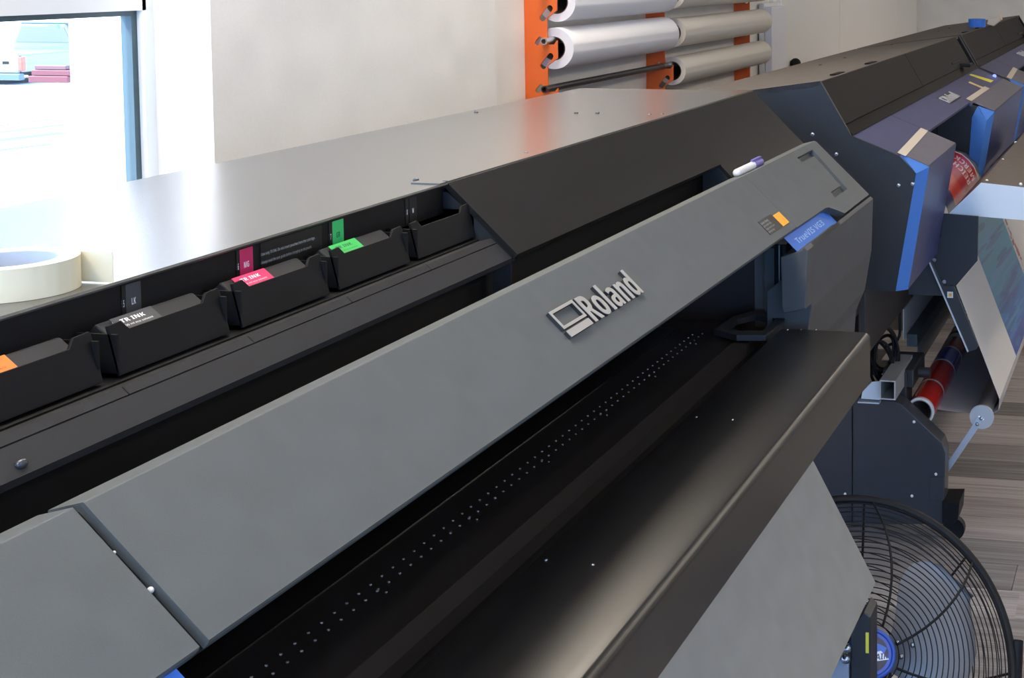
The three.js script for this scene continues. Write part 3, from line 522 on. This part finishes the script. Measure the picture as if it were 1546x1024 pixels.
  part(t, 'drive_motor', [box(mo[0], mo2[0], mo[1] - 0.05, mo[1] + 0.006, ZS - 0.1, ZS - 0.32, 0.006), box(mo2[0] - 0.05, mo2[0] - 0.02, 0.2, mo[1], ZS - 0.09, ZS - 0.2, 0.004), cyl(V(mo2[0] + 0.01, mo[1] - 0.01, ZS - 0.14), V(mo2[0] + 0.045, mo[1] - 0.01, ZS - 0.14), 0.016)], mat(0.02, 0.022, 0.025, 0.5));
  // rear guide plate and rail
  const g0 = at(1363, 495, 'z', -4.62);
  part(t, 'guide_plate', box(g0.x, g0.x + 0.004, g0.y - 0.04, g0.y + 0.06, -4.62, -5.9), mat(0.42, 0.42, 0.42, 0.5), 'light grey guide plate');
  part(t, 'guide_rail', box(g0.x + 0.006, g0.x + 0.04, g0.y - 0.07, g0.y - 0.03, ZS - 0.36, -6.1), mat(0.05, 0.07, 0.075, 0.5));
  part(t, 'guide_plate', box(g0.x + 0.0, g0.x + 0.005, g0.y - 0.2, g0.y - 0.045, ZS - 0.6, -6.1), mat(0.12, 0.15, 0.16, 0.45));
  // tension roller and its arm
  const zr = ZS - 0.12, rc = at(1482, 630, 'z', zr);
  const ro = part(t, 'tension_roller', cyl(V(rc.x, rc.y, zr - 0.012), V(rc.x, rc.y, zr - 1.75), 0.024), mat(0.5, 0.5, 0.5, 0.28, { metalness: 0.85 }), 'steel tension roller');
  part(ro, 'end_disc', cyl(V(rc.x, rc.y, zr), V(rc.x, rc.y, zr - 0.01), 0.037, 40), mat(0.72, 0.78, 0.82, 0.3, { metalness: 0.8 }), 'bright steel end disc');
  const ae = at(1424, 716, 'z', zr + 0.01), dir = V(rc.x - ae.x, rc.y - ae.y, 0).normalize(), pp = V(-dir.y, dir.x, 0).multiplyScalar(0.0095), A2 = V(rc.x, rc.y, 0), B2 = V(ae.x - dir.x * 0.03, ae.y - dir.y * 0.03, 0);
  const arm = part(t, 'roller_arm', ext([A2.clone().add(pp), B2.clone().add(pp), B2.clone().sub(pp), A2.clone().sub(pp)].map((v) => [v.x, v.y]), zr + 0.012, zr + 0.002, 0.001), mat(0.6, 0.68, 0.76, 0.35, { metalness: 0.6 }));
  for (const k of [0, 0.022]) part(arm, 'bolt', new THREE.SphereGeometry(0.006, 10, 8).translate(rc.x - dir.x * k, rc.y - dir.y * k, zr + 0.013), M.screw);
  return t;
}
const p2 = bandPrinter('printer with violet cover and blue taped end boxes, next to the grey printer');
const p3 = p2.clone(); p3.name = numbered('banner_printer'); p3.position.z += -LEN2 - 0.05; scene.add(p3);
p3.userData = { label: 'farthest printer in the row with a blue tape roll on its lid', category: 'printer', base: [...p2.userData.base] };
p2.userData.group = p3.userData.group = undefined; delete p2.userData.group; delete p3.userData.group;
{ // yellow strips stuck on the second printer
  const [u] = uvOn(f2, 1482, 117), w0 = uvOn(f2, 1466, 112)[1], w1 = uvOn(f2, 1497, 124)[1];
  part(p2, 'yellow_strip', slab(f2, [[u - 0.1, w0], [u - 0.04, w0], [u + 0.06, w1], [u - 0.05, w1]], 0.001, 0.0006), M.yellow, 'bright yellow tape strip');
  const [v] = uvOn(f2, 1476, 130); part(p2, 'yellow_strip', slab(f2, rect(v - 0.02, v + 0.03, w1, w1 + 0.06), 0.001, 0.0006), mat(0.6, 0.45, 0.2, 0.7));
  const k = uvOn(f2, 1501, 116), pt = V(k[0], k[1], 0.003).applyMatrix4(f2.M);
  part(p2, 'status_light', new THREE.SphereGeometry(0.009, 12, 8).translate(pt.x, pt.y, pt.z), new THREE.MeshStandardMaterial({ color: lin(0.1, 0.15, 0.8), emissive: lin(0.25, 0.35, 1), emissiveIntensity: 1.4 }), 'small glowing blue light');
  const pl = new THREE.PointLight(lin(0.25, 0.35, 1), 0.003); pl.position.set(pt.x + 1.0, pt.y + 0.014, pt.z - Z2); pl.name = 'status'; p2.add(pl);
}
// printed media on the second printer
{
  const near = ZB - 0.055, top = xy(1443, 430, near), low = xy(1509, 603, near), zf = -6.35;
  const fm = frame(top[0], top[1], low[0], low[1]), u0 = -near, len = Math.hypot(top[0] - low[0], top[1] - low[1]);
  const uw = uvOn(fm, 1531, 530)[0], ur = Math.min(uvOn(fm, 1546, 415)[0], 6.1);
  const tx = canvasTex(1024, 512, (c, w, h) => {
    const X = (u) => (u - u0) / (-zf - u0) * w;
    c.fillStyle = '#d8d3cc'; c.fillRect(0, 0, w, h);
    const g = c.createLinearGradient(0, 0, 0, h); g.addColorStop(0, '#8d84ad'); g.addColorStop(0.28, '#3fa2b4'); g.addColorStop(0.6, '#2c93b0'); g.addColorStop(1, '#1f4f9c'); c.fillStyle = g; c.fillRect(X(uw), 0, X(ur) - X(uw), h);
    for (let i = 0; i < 80; i++) { const y = rnd() * h, x = X(uw) + rnd() * (X(ur) - X(uw)) * 0.75, l = 40 + 130 * rnd(); c.fillStyle = ['rgba(70,60,130,0.35)', 'rgba(120,150,200,0.35)', 'rgba(30,60,120,0.4)', 'rgba(60,150,165,0.45)'][i % 4]; c.beginPath(); c.ellipse(x, y, l, 3 + 9 * rnd(), 0.05, 0, 7); c.fill(); }
    c.fillStyle = '#d8d3cc'; c.fillRect(0, 0, X(uw), h); c.fillStyle = '#cfcac4'; c.fillRect(X(ur), 0, w, h);
    for (let i = 0; i < 40; i++) { c.fillStyle = ['#a83a33', '#7c2f3a', '#c7b8b0'][i % 3]; c.fillRect(X(ur) + 4 + rnd() * 26, rnd() * h, 6 + rnd() * 18, 5 + rnd() * 18); }
  });
  const t = thing('printed_banner', 'vinyl banner with teal and violet print hanging from the second printer', 'banner', [low[0], 0, near]);
  const up2 = len * 0.75;
  const g = new THREE.BoxGeometry(-zf - u0, len + up2, 0.0012); g.translate((u0 - zf) / 2, (up2 - len) / 2, 0);
  part(t, 'hanging_sheet', keepUV(g.applyMatrix4(fm.M)), printed(tx, 0.35));
  // web that runs back over the roller to the take-up roll
  const zr = ZS - 0.12, rc = at(1482, 630, 'z', zr), tc = at(1392, 612, 'z', ZS - 0.1);
  part(t, 'return_web', sheet([[low[0] + 0.0005, low[1] - 0.001], [low[0] - 0.002, low[1] - 0.035], [rc.x + 0.01, rc.y - 0.025], [rc.x - 0.012, rc.y - 0.024], [tc.x + 0.0, tc.y - 0.044]], 0.001, near, zf), mat(0.5, 0.5, 0.52, 0.22), 'glossy grey back of the banner');
  const red = canvasTex(512, 512, (c, w, h) => {
    c.fillStyle = '#b3161f'; c.fillRect(0, 0, w, h);
    c.fillStyle = '#16225c'; c.fillRect(0, 0, w * 0.3, h); c.fillStyle = '#c9301a'; c.fillRect(w * 0.3, h * 0.1, w * 0.22, h); c.fillStyle = '#cfcac4'; c.fillRect(0, 0, w * 0.12, h);
    c.fillStyle = '#e6c9c6'; c.font = 'bold 92px sans-serif'; c.save(); c.translate(w * 0.62, h * 0.7); c.rotate(-Math.PI / 2); c.scale(-1, 1); c.font = 'bold 60px sans-serif'; c.fillText('REICH', -250, 74); c.fillText('MERCK', -256, 138); c.restore();
    c.fillStyle = '#e2dcd8'; c.fillRect(w * 0.955, 0, w * 0.02, h); c.fillStyle = '#6a6f70'; c.fillRect(w * 0.975, 0, w * 0.03, h);
  });
  const bedP = [[-0.86, 1.03], [-0.82, 1.044], [-0.78, 1.0495], [-0.75, 1.046], [-0.72, 1.0345], [-0.695, 1.014], [-0.676, 0.99], [-0.663, 0.96], [-0.655, 0.93], [-0.652, 0.89]];
  const z0 = ZB - 0.004, z1 = ZB2 + 0.08, gp = new THREE.PlaneGeometry(1, 1, 1, bedP.length - 1), P = gp.attributes.position, W = gp.attributes.uv;
  for (let i = 0; i < bedP.length; i++) for (let k = 0; k < 2; k++) { P.setXYZ(2 * i + k, bedP[i][0], bedP[i][1] + 0.003, k ? z1 : z0); W.setXY(2 * i + k, k, i / (bedP.length - 1)); }
  gp.computeVertexNormals(); const nn = gp.attributes.normal; if (nn.getY(4) < 0) { gp.index.array.reverse(); gp.computeVertexNormals(); }
  part(t, 'print_over_bed', keepUV(gp), new THREE.MeshPhysicalMaterial({ map: red, roughness: 0.25, side: THREE.DoubleSide }), 'red print with white lettering');
}
{ // wound roll under the second printer
  const za = ZS - 0.1, c = at(1389, 622, 'z', za), R = 0.043, L = 1.75;
  const t = thing('take_up_roll', 'wound roll of red, white and blue printed vinyl', 'vinyl roll', [c.x, 0, za]);
  const tex = canvasTex(1024, 64, (g, w, h) => {
    const Z = (px, py) => Math.max(0, (za - at(px, py, 'y', c.y + R * 0.6).z) / L * w), line = w * 0.009, fill = (x0, x1, col) => { g.fillStyle = col; g.fillRect(x0, 0, x1 - x0, h); };
    const cut = [[1404, 582], [1419, 551], [1429, 531], [1437, 515]].map((p) => Z(...p)), cols = ['#b8211c', '#b0221f', '#2b4a9a', '#b8262c'];
    fill(0, w, '#d2ccc8'); cols.forEach((k, i) => fill(i ? cut[i - 1] + line : w * 0.008, cut[i], k));
    for (let i = 0, x = cut[3] + w * 0.03; i < 9; i++, x += w * 0.05) fill(x, x + w * 0.022, '#7a2a52');
  });
  const g = new THREE.CylinderGeometry(R, R, L, 36, 1, true), uv = g.attributes.uv; for (let i = 0; i < uv.count; i++) uv.setXY(i, 1 - uv.getY(i), uv.getX(i));
  g.rotateX(Math.PI / 2).translate(c.x, c.y, za - L / 2);
  for (let i = 0; i < uv.count; i++) uv.setX(i, (za - g.attributes.position.getZ(i)) / L);
  part(t, 'wound_vinyl', keepUV(g), new THREE.MeshPhysicalMaterial({ map: tex, roughness: 0.18, clearcoat: 0.3 }));
  part(t, 'roll_end', pipe(V(c.x, c.y, za + 0.0004), V(c.x, c.y, za - 0.002), R, R * 0.86, 36), M.white);
  part(t, 'core', pipe(V(c.x, c.y, za + 0.0008), V(c.x, c.y, za - L), R * 0.86, R * 0.8, 36), mat(0.35, 0.3, 0.25, 0.8));
}
{ // coiled cables
  const c = at(1338, 535, 'z', ZS - 0.2), t = thing('power_cable', 'black power cables hanging in loops under the second printer', 'cable', [c.x, 0, c.z]);
  for (let i = 0; i < 7; i++) {
    const a = 0.042 + 0.014 * rnd(), b = 0.06 + 0.025 * rnd(), dx = -0.012 + 0.03 * rnd() - 0.01, dy = -0.02 + 0.05 * rnd(), tw = rnd() * 1.2 - 0.6, pts = [];
    for (let k = 0; k < 14; k++) { const q = k / 14 * 2 * Math.PI, x = a * 0.75 * Math.cos(q), y = b * Math.sin(q); pts.push(V(c.x + dx + x * Math.cos(tw) - y * Math.sin(tw), c.y + dy + x * Math.sin(tw) + y * Math.cos(tw), c.z + 0.02 * Math.sin(q + i) + 0.012 * i)); }
    part(t, 'cable_loop', tube(pts, 0.0048, 48, 6, true), M.black);
  }
  const s = at(1358, 470, 'z', ZS - 0.2); part(t, 'cable_end', tube([V(s.x, s.y + 0.25, s.z), V(s.x, s.y, s.z), V(s.x - 0.004, c.y + 0.05, c.z), V(c.x, c.y + 0.03, c.z + 0.03)], 0.005, 24, 6), M.black);
  part(t, 'cable_tail', tube([V(c.x - 0.01, c.y - 0.06, c.z + 0.03), V(c.x - 0.03, c.y - 0.2, c.z), V(c.x - 0.04, 0.05, c.z - 0.05), V(c.x - 0.1, 0.0065, c.z - 0.2), V(c.x - 0.4, 0.0065, c.z - 0.3)], 0.005, 30, 6), M.black);
}
// tape and scraper on the last printer
{
  const y = LID, c = at(1475, 41, 'y', y), w = at(1488, 36, 'z', c.z).x - c.x;
  const yl = LID - 0.14 * (lf[0] - c.x); void yl;
  const t = thing('tape_roll', 'blue painters tape roll standing on the farthest printer lid', 'tape', [c.x, y, c.z]);
  part(t, 'tape', pipe(V(c.x, y + 0.0006, c.z), V(c.x, y + 0.042, c.z), w, w * 0.62, 40), mat(0.02, 0.14, 0.55, 0.6));
  part(t, 'core', pipe(V(c.x, y + 0.001, c.z), V(c.x, y + 0.041, c.z), w * 0.62, w * 0.56, 40), M.cardboard);
  const s = at(1500, 31, 'z', c.z - 0.2), s2 = at(1510, 24, 'z', c.z - 0.2);
  const k = thing('squeegee', 'beige squeegee lying beside the blue tape roll', 'squeegee', [s.x, s.y, s.z]);
  part(k, 'blade', ext([[s.x - 0.035, s.y - 0.02], [s.x - 0.03, s.y + 0.004], [s2.x, s2.y], [s2.x + 0.008, s2.y - 0.02], [s.x, s.y - 0.03]], s.z, s.z - 0.06, 0.004), mat(0.55, 0.46, 0.36, 0.6));
}

// ---------- roll rack on the wall ----------
{
  const zP = at(792, 80, 'x', WB).z, P1 = (px, py) => at(px, py, 'z', zP);
  const z2 = at(975, 60, 'x', WB).z, z3 = at(1108, 50, 'x', WB).z;
  const t = thing('roll_rack', 'orange slotted metal rack with steel bars on the wall', 'rack', [WB, 0, zP]);
  const rowY = [P1(820, 62).y, P1(820, 134).y], pitch = rowY[0] - rowY[1], x1 = P1(841, 60).x, x0 = P1(826, 60).x, yb = 0.35, yt = 2.35;
  const pts = [[WB + 0.001, yb]], holes = [];
  for (let k = -9; k < 14; k++) {
    const y = rowY[1] + k * pitch; if (y < yb + 0.1 || y > yt - 0.1) continue;
    const e = P1(824, 0).x; void e;
    pts.push([x0, y - pitch * 0.52], [x1, y - pitch * 0.36], [x1, y + pitch * 0.02], [x1 - 0.012, y - 0.012], [x0 + 0.004, y - 0.012], [x0 - 0.006, y], [x0 + 0.002, y + 0.014], [x0, y + pitch * 0.15]);
    const slot = (cx, cy, l, r) => { const a = [], n = 7, d = [0.62, 0.78]; for (let i = 0; i <= n; i++) { const q = -Math.PI / 2 + i / n * Math.PI, b = Math.atan2(d[1], d[0]); a.push([cx + d[0] * l + r * Math.cos(q + b), cy + d[1] * l + r * Math.sin(q + b)]); } for (let i = 0; i <= n; i++) { const q = Math.PI / 2 + i / n * Math.PI, b = Math.atan2(d[1], d[0]); a.push([cx - d[0] * l + r * Math.cos(q + b), cy - d[1] * l + r * Math.sin(q + b)]); } return a; };
    const s1 = P1(824, 0).x, s2 = P1(812, 0).x;
    holes.push(slot(s1, y - pitch * 0.42, 0.022, 0.0115), slot(s2, y + 0.0, 0.009, 0.0085));
  }
  pts.push([x1 - 0.02, yt], [WB + 0.001, yt]);
  const uniq = pts.filter((p, i) => i === 0 || p[1] >= pts[i - 1][1] - 0.03);
  for (const z of [zP, z2, z3]) part(t, 'side_plate', exShape(shapeOf(uniq, holes), 0.008).translate(0, 0, z - 0.008), M.orange);
  const xr = P1(826, 64).x, n0 = rowY[0];
  const bars = [[n0 + pitch, zP, z2, 0], [n0, zP, z2, 0], [n0 - pitch, zP, z2, 1], [n0 + pitch, z2, z3, 0], [n0, z2, z3, 0], [n0 - pitch, z2, z3, 0]];
  for (const [y, a, b, dark] of bars) part(t, 'bar', pipe(V(xr, y, a + 0.03), V(xr, y, b - 0.02), 0.0125, 0.0085, 24), dark ? mat(0.05, 0.05, 0.055, 0.3, { metalness: 0.4 }) : M.steel);
  const roll = (label, y, za, zb, R, rc, m, drop) => {
    const g = thing('vinyl_roll', label, 'vinyl roll', [xr, y, za]), cy = y - rc + 0.0135, cx2 = xr + 0.004; void drop;
    part(g, 'wound_film', pipe(V(cx2, cy, za), V(cx2, cy, zb), R, rc, 48), m);
    part(g, 'core', pipe(V(cx2, cy, za + 0.0008), V(cx2, cy, zb - 0.0005), rc, rc - 0.003, 40), M.cardboard);
  };
  const rowAt = (k) => rowY[1] + pitch * k, zr = zP - 0.05;
  const ex = z2 + 0.03;
  roll('thick white vinyl roll on the second rack row, left bay', rowAt(1), zr, ex, 0.073, 0.042, M.vinyl);
  roll('white vinyl roll high on the rack, above the thick one', rowAt(2) - 0.004, zr - 0.03, ex, 0.07, 0.042, M.vinyl);
  const z2r = z2 - 0.085, ex2 = Math.max(at(1147, 50, 'x', xr).z, z3 - 0.35);
  roll('cream vinyl roll on the right bay, lowest row', rowAt(0), z2r, ex2, 0.062, 0.042, M.vinylCream);
  roll('cream vinyl roll on the right bay, middle row', rowAt(1), z2r, ex2, 0.064, 0.042, M.vinylCream);
  roll('cream vinyl roll on the right bay, upper row', rowAt(2), z2r, ex2, 0.062, 0.042, M.vinylCream);
}

// ---------- floor fan ----------
{
  const zc = -2.47, C = at(1297, 1000, 'z', zc), eye = V(0, EYE, 0), v = eye.clone().sub(C).normalize();
  const axis = v.clone().addScaledVector(right, 0.25).addScaledVector(up, 0.17).normalize();
  const depth = C.clone().sub(eye).dot(fwd), R = 243 / F * depth;
  const e1 = V(0, 1, 0).cross(axis).normalize(), e2 = axis.clone().cross(e1);
  const MX = new THREE.Matrix4().makeBasis(e1, e2, axis).setPosition(C), put = (g) => g.applyMatrix4(MX);
  const t = thing('floor_fan', 'black wire cage floor fan with blue round badge', 'fan', [C.x, 0, C.z]);
  const dome = (r) => 0.085 * (1 - Math.pow(r / R, 3.2));
  part(t, 'outer_ring', put(new THREE.TorusGeometry(R, 0.0085, 10, 96)), M.black);
  const rings = [], back = []; for (let i = 0; i < 23; i++) { const r = 0.05 + (R - 0.058) * i / 22; rings.push(put(new THREE.TorusGeometry(r, 0.0011, 5, 72).translate(0, 0, dome(r)))); if (i % 2) back.push(put(new THREE.TorusGeometry(r, 0.0011, 5, 64).translate(0, 0, -dome(r) * 1.1))); }
  part(t, 'front_grille', rings, M.black); part(t, 'rear_grille', back, M.black);
  for (let k = 0; k < 8; k++) for (const s of [1, -1]) {
    const pts = []; for (let i = 0; i <= 8; i++) { const r = 0.05 + (R - 0.055) * i / 8, q = (k + (s < 0 ? 0.5 : 0.25)) / 8 * 2 * Math.PI + (s > 0 ? 0.35 : 0.2) * i / 8; pts.push(V(r * Math.cos(q), r * Math.sin(q), s * (dome(r) * (s > 0 ? 1 : 1.1) + (s > 0 ? 0.002 : 0.002))).applyMatrix4(MX)); }
    part(t, 'grille_rib', wire(pts, 0.0024), M.black);
  }
  const badge = canvasTex(256, 256, (c) => { c.fillStyle = '#1d4fae'; c.fillRect(0, 0, 256, 256); c.fillStyle = '#0d1b3a'; c.beginPath(); c.arc(128, 128, 98, 0, 7); c.fill(); c.fillStyle = '#2c69c8'; c.beginPath(); c.moveTo(30, 128); c.quadraticCurveTo(110, 20, 222, 110); c.lineTo(190, 150); c.lineTo(40, 150); c.fill(); c.fillStyle = '#e9eef4'; c.beginPath(); c.moveTo(40, 128); c.lineTo(185, 120); c.lineTo(225, 172); c.lineTo(40, 172); c.fill(); c.fillStyle = '#14254d'; c.font = 'italic bold 44px sans-serif'; c.fillText('MAXAIR', 48, 166); });
  const bg = new THREE.CylinderGeometry(0.038, 0.038, 0.006, 40).rotateX(Math.PI / 2).translate(0, 0, dome(0) + 0.006);
  { const u = bg.attributes.uv, p = bg.attributes.position; for (let i = 0; i < u.count; i++) u.setXY(i, 0.5 + p.getX(i) / 0.076, 0.5 + p.getY(i) / 0.076); }
  part(t, 'badge', keepUV(put(bg)), printed(badge, 0.4), 'round blue badge');
  part(t, 'badge_rim', put(new THREE.TorusGeometry(0.038, 0.004, 8, 40).translate(0, 0, dome(0) + 0.008)), mat(0.02, 0.08, 0.4, 0.4));
  const bm = mat(0.2, 0.195, 0.2, 0.42, { metalness: 0.5 });
  for (let k = 0; k < 3; k++) {
    const pos = [], N = 12, Mr = 8, idx = [], a0 = 0.1 + k * 2 * Math.PI / 3;
    for (let i = 0; i <= N; i++) for (let j = 0; j <= Mr; j++) {
      const s = i / N, r = 0.055 + (R * 0.86 - 0.055) * s, half = (0.2 + 0.5 * Math.sin(Math.PI * Math.min(1, s * 0.72 + 0.1))) * Math.sqrt(Math.max(0.0, 1 - Math.pow(s, 7))) , q = a0 + (j / Mr * 2 - 1) * half + 0.25 * s, z = -0.01 + 0.055 * (j / Mr - 0.5) * (1 - 0.35 * s);
      pos.push(r * Math.cos(q), r * Math.sin(q), z);
    }
    for (let i = 0; i < N; i++) for (let j = 0; j < Mr; j++) { const a = i * (Mr + 1) + j; idx.push(a, a + Mr + 1, a + 1, a + 1, a + Mr + 1, a + Mr + 2); }
    const top = new THREE.BufferGeometry(); top.setAttribute('position', new THREE.Float32BufferAttribute(pos, 3)); top.setIndex(idx); top.computeVertexNormals(); top.setAttribute('uv', new THREE.Float32BufferAttribute(new Float32Array(pos.length / 3 * 2), 2));
    const bot = top.clone().translate(0, 0, -0.0016); bot.index.array.reverse(); bot.computeVertexNormals();
    const bl = part(t, 'blade', [put(top), put(bot)], bm);
    for (const [r, dq] of [[0.075, -0.12], [0.075, 0.2], [0.1, 0.05]]) part(bl, 'rivet', put(new THREE.SphereGeometry(0.005, 10, 8).translate(r * Math.cos(a0 + dq), r * Math.sin(a0 + dq), 0.006)), M.screw);
  }
  part(t, 'hub', put(new THREE.CylinderGeometry(0.05, 0.06, 0.05, 32).rotateX(Math.PI / 2).translate(0, 0, 0.005)), M.black);
  part(t, 'motor', put(mergeGeometries([new THREE.CylinderGeometry(0.075, 0.085, 0.12, 32).rotateX(Math.PI / 2).translate(0, 0, -0.12), new RoundedBoxGeometry(0.1, 0.09, 0.07, 2, 0.01).toNonIndexed().translate(0, 0.1, -0.12)].map(clean))), mat(0.02, 0.018, 0.018, 0.45));
  // low stand
  const side = (s) => C.clone().addScaledVector(e1, s * (R + 0.014)), fy = 0.016;
  for (const s of [-1, 1]) part(t, 'stand_arm', tube([side(s), V(side(s).x, Math.max(0.1, C.y * 0.5), C.z - 0.05), V(side(s).x, fy + 0.02, C.z - 0.06), V(side(s).x, fy, C.z - 0.28)], 0.012, 24, 8), M.black);
  part(t, 'stand_bar', cyl(V(side(-1).x, fy, C.z - 0.28), V(side(1).x, fy, C.z - 0.28), 0.012), M.black);
}

// ---------- outside the window ----------
{
  const PAV = -1.0;
  struct('pavement', box(-75, WX - 0.36, PAV - 0.2, PAV, -80, 8), mat(0.62, 0.6, 0.57, 0.9), 'pale sunlit pavement outside');
  for (const [px0, px1, py, h] of [[-20, 100, 194, 3], [-20, 98, 206, 5], [-20, 97, 184, 2], [-20, 80, 221, 3]]) { const a = at(px0, py + (px0 - 50) * -0.12, 'y', PAV), b = at(px1, py + (px1 - 50) * -0.12, 'y', PAV), d = b.clone().sub(a).normalize(), n2 = V(-d.z, 0, d.x).multiplyScalar(h * 0.035); const sh = [a.clone().add(n2), b.clone().add(n2), b.clone().sub(n2), a.clone().sub(n2)].map((v) => [v.x, -v.z]); one('parking_line', exShape(shapeOf(sh), 0.004).rotateX(-Math.PI / 2).translate(0, PAV, 0), mat(0.06, 0.07, 0.085, 0.9), ['faint grey stripe on the pavement nearest the window', 'broad grey stripe across the pavement', 'thin grey stripe on the pavement nearest the pickup', 'short grey stripe on the pavement by the window'][[206, 194, 184, 221].indexOf(py)], 'ground marking', 'grey stripes on the pavement'); }
  const g = at(10, 128, 'y', PAV), k = g.z / at(10, 100, 'z', -1).z; void k;
  const z = g.z, X = (px) => at(px, 100, 'z', z).x, Yp = (py) => at(20, py, 'z', z).y;
  const t = thing('pickup_truck', 'pale blue pickup truck parked outside the window', 'truck', [X(0), PAV, z]);
  const body = mat(0.14, 0.19, 0.22, 0.35, { clearcoat: 0.5 }), xr = X(28), w = 1.85;
  part(t, 'tailgate', box(xr - w, xr, Yp(111), Yp(80), z, z - 0.06, 0.03), body);
  part(t, 'truck_bed', box(xr - w, xr + 0.02, Yp(110), Yp(82), z - 0.06, z - 1.9, 0.04), body);
  const cab = part(t, 'cab', ext([[xr - w + 0.02, Yp(108)], [xr - 0.02, Yp(108)], [xr - 0.06, Yp(72)], [xr - 0.3, Yp(40)], [xr - w + 0.3, Yp(40)], [xr - w + 0.06, Yp(72)]], z - 1.9, z - 3.9, 0.04), body);
  part(cab, 'rear_window', ext([[xr - w + 0.16, Yp(70)], [xr - 0.16, Yp(70)], [xr - 0.34, Yp(46)], [xr - w + 0.34, Yp(46)]], z - 1.89, z - 1.9), mat(0.1, 0.13, 0.15, 0.1));
  part(t, 'roof_rack', [box(xr - w + 0.25, xr + 0.0, Yp(40), Yp(38), z - 1.9, z - 3.6), box(xr - 0.2, xr + 0.05, Yp(47), Yp(40), z - 1.2, z - 1.3)], mat(0.1, 0.15, 0.18, 0.4));
  part(t, 'tail_light', box(xr - 0.015, xr + 0.1, Yp(107), Yp(86), z + 0.01, z - 0.12, 0.02), mat(0.75, 0.08, 0.05, 0.3), 'red tail light');
  part(t, 'bumper', box(xr - w - 0.03, xr + 0.12, Yp(121), Yp(111), z + 0.12, z - 0.05, 0.03), mat(0.05, 0.1, 0.13, 0.4));
  part(t, 'number_plate', box(xr - 0.42, xr - 0.25, Yp(97), Yp(93), z + 0.004, z), M.black);
  for (const x of [xr - w + 0.2, xr - 0.16]) for (const dz of [0.9, 4.2]) part(t, 'wheel', cyl(V(x - 0.12, PAV + 0.34, z - dz), V(x + 0.12, PAV + 0.34, z - dz), 0.34, 28), M.black);
  part(t, 'chassis', box(xr - w + 0.1, xr - 0.1, PAV + 0.2, Yp(109), z - 0.1, z - 5.2), M.black);
  part(t, 'hood', box(xr - w + 0.02, xr - 0.02, Yp(108), Yp(76), z - 3.9, z - 5.4, 0.08), body);
  const zr = z + 1.2, XR2 = (px) => at(px, 110, 'z', zr).x, YR = (py) => at(70, py, 'z', zr).y;
  const r = thing('barrier', 'low dusty red barrier beside the parked pickup', 'barrier', [XR2(72), PAV, zr]);
  const rm = mat(0.1, 0.022, 0.03, 0.6), rm2 = mat(0.1, 0.045, 0.055, 0.6);
  part(r, 'plank', box(XR2(42), XR2(102), Math.max(PAV, YR(125)), YR(115), zr, zr - 0.2, 0.02), rm); part(r, 'plank', box(XR2(46), XR2(104), YR(114.5), YR(106), zr - 0.02, zr - 0.2, 0.02), rm); part(r, 'plank', box(XR2(50), XR2(98), YR(105.5), YR(99), zr - 0.04, zr - 0.2, 0.02), rm2);
  const zb = -60, XB = (px) => at(px, 60, 'z', zb).x;
  const b = thing('building', 'pale building across the bright street', 'building', [XB(120), PAV, zb]);
  part(b, 'wall', box(XB(-200), XB(205), PAV, 9, zb, zb - 6), mat(0.75, 0.76, 0.77, 0.9));
}
renderer.render(scene, camera);
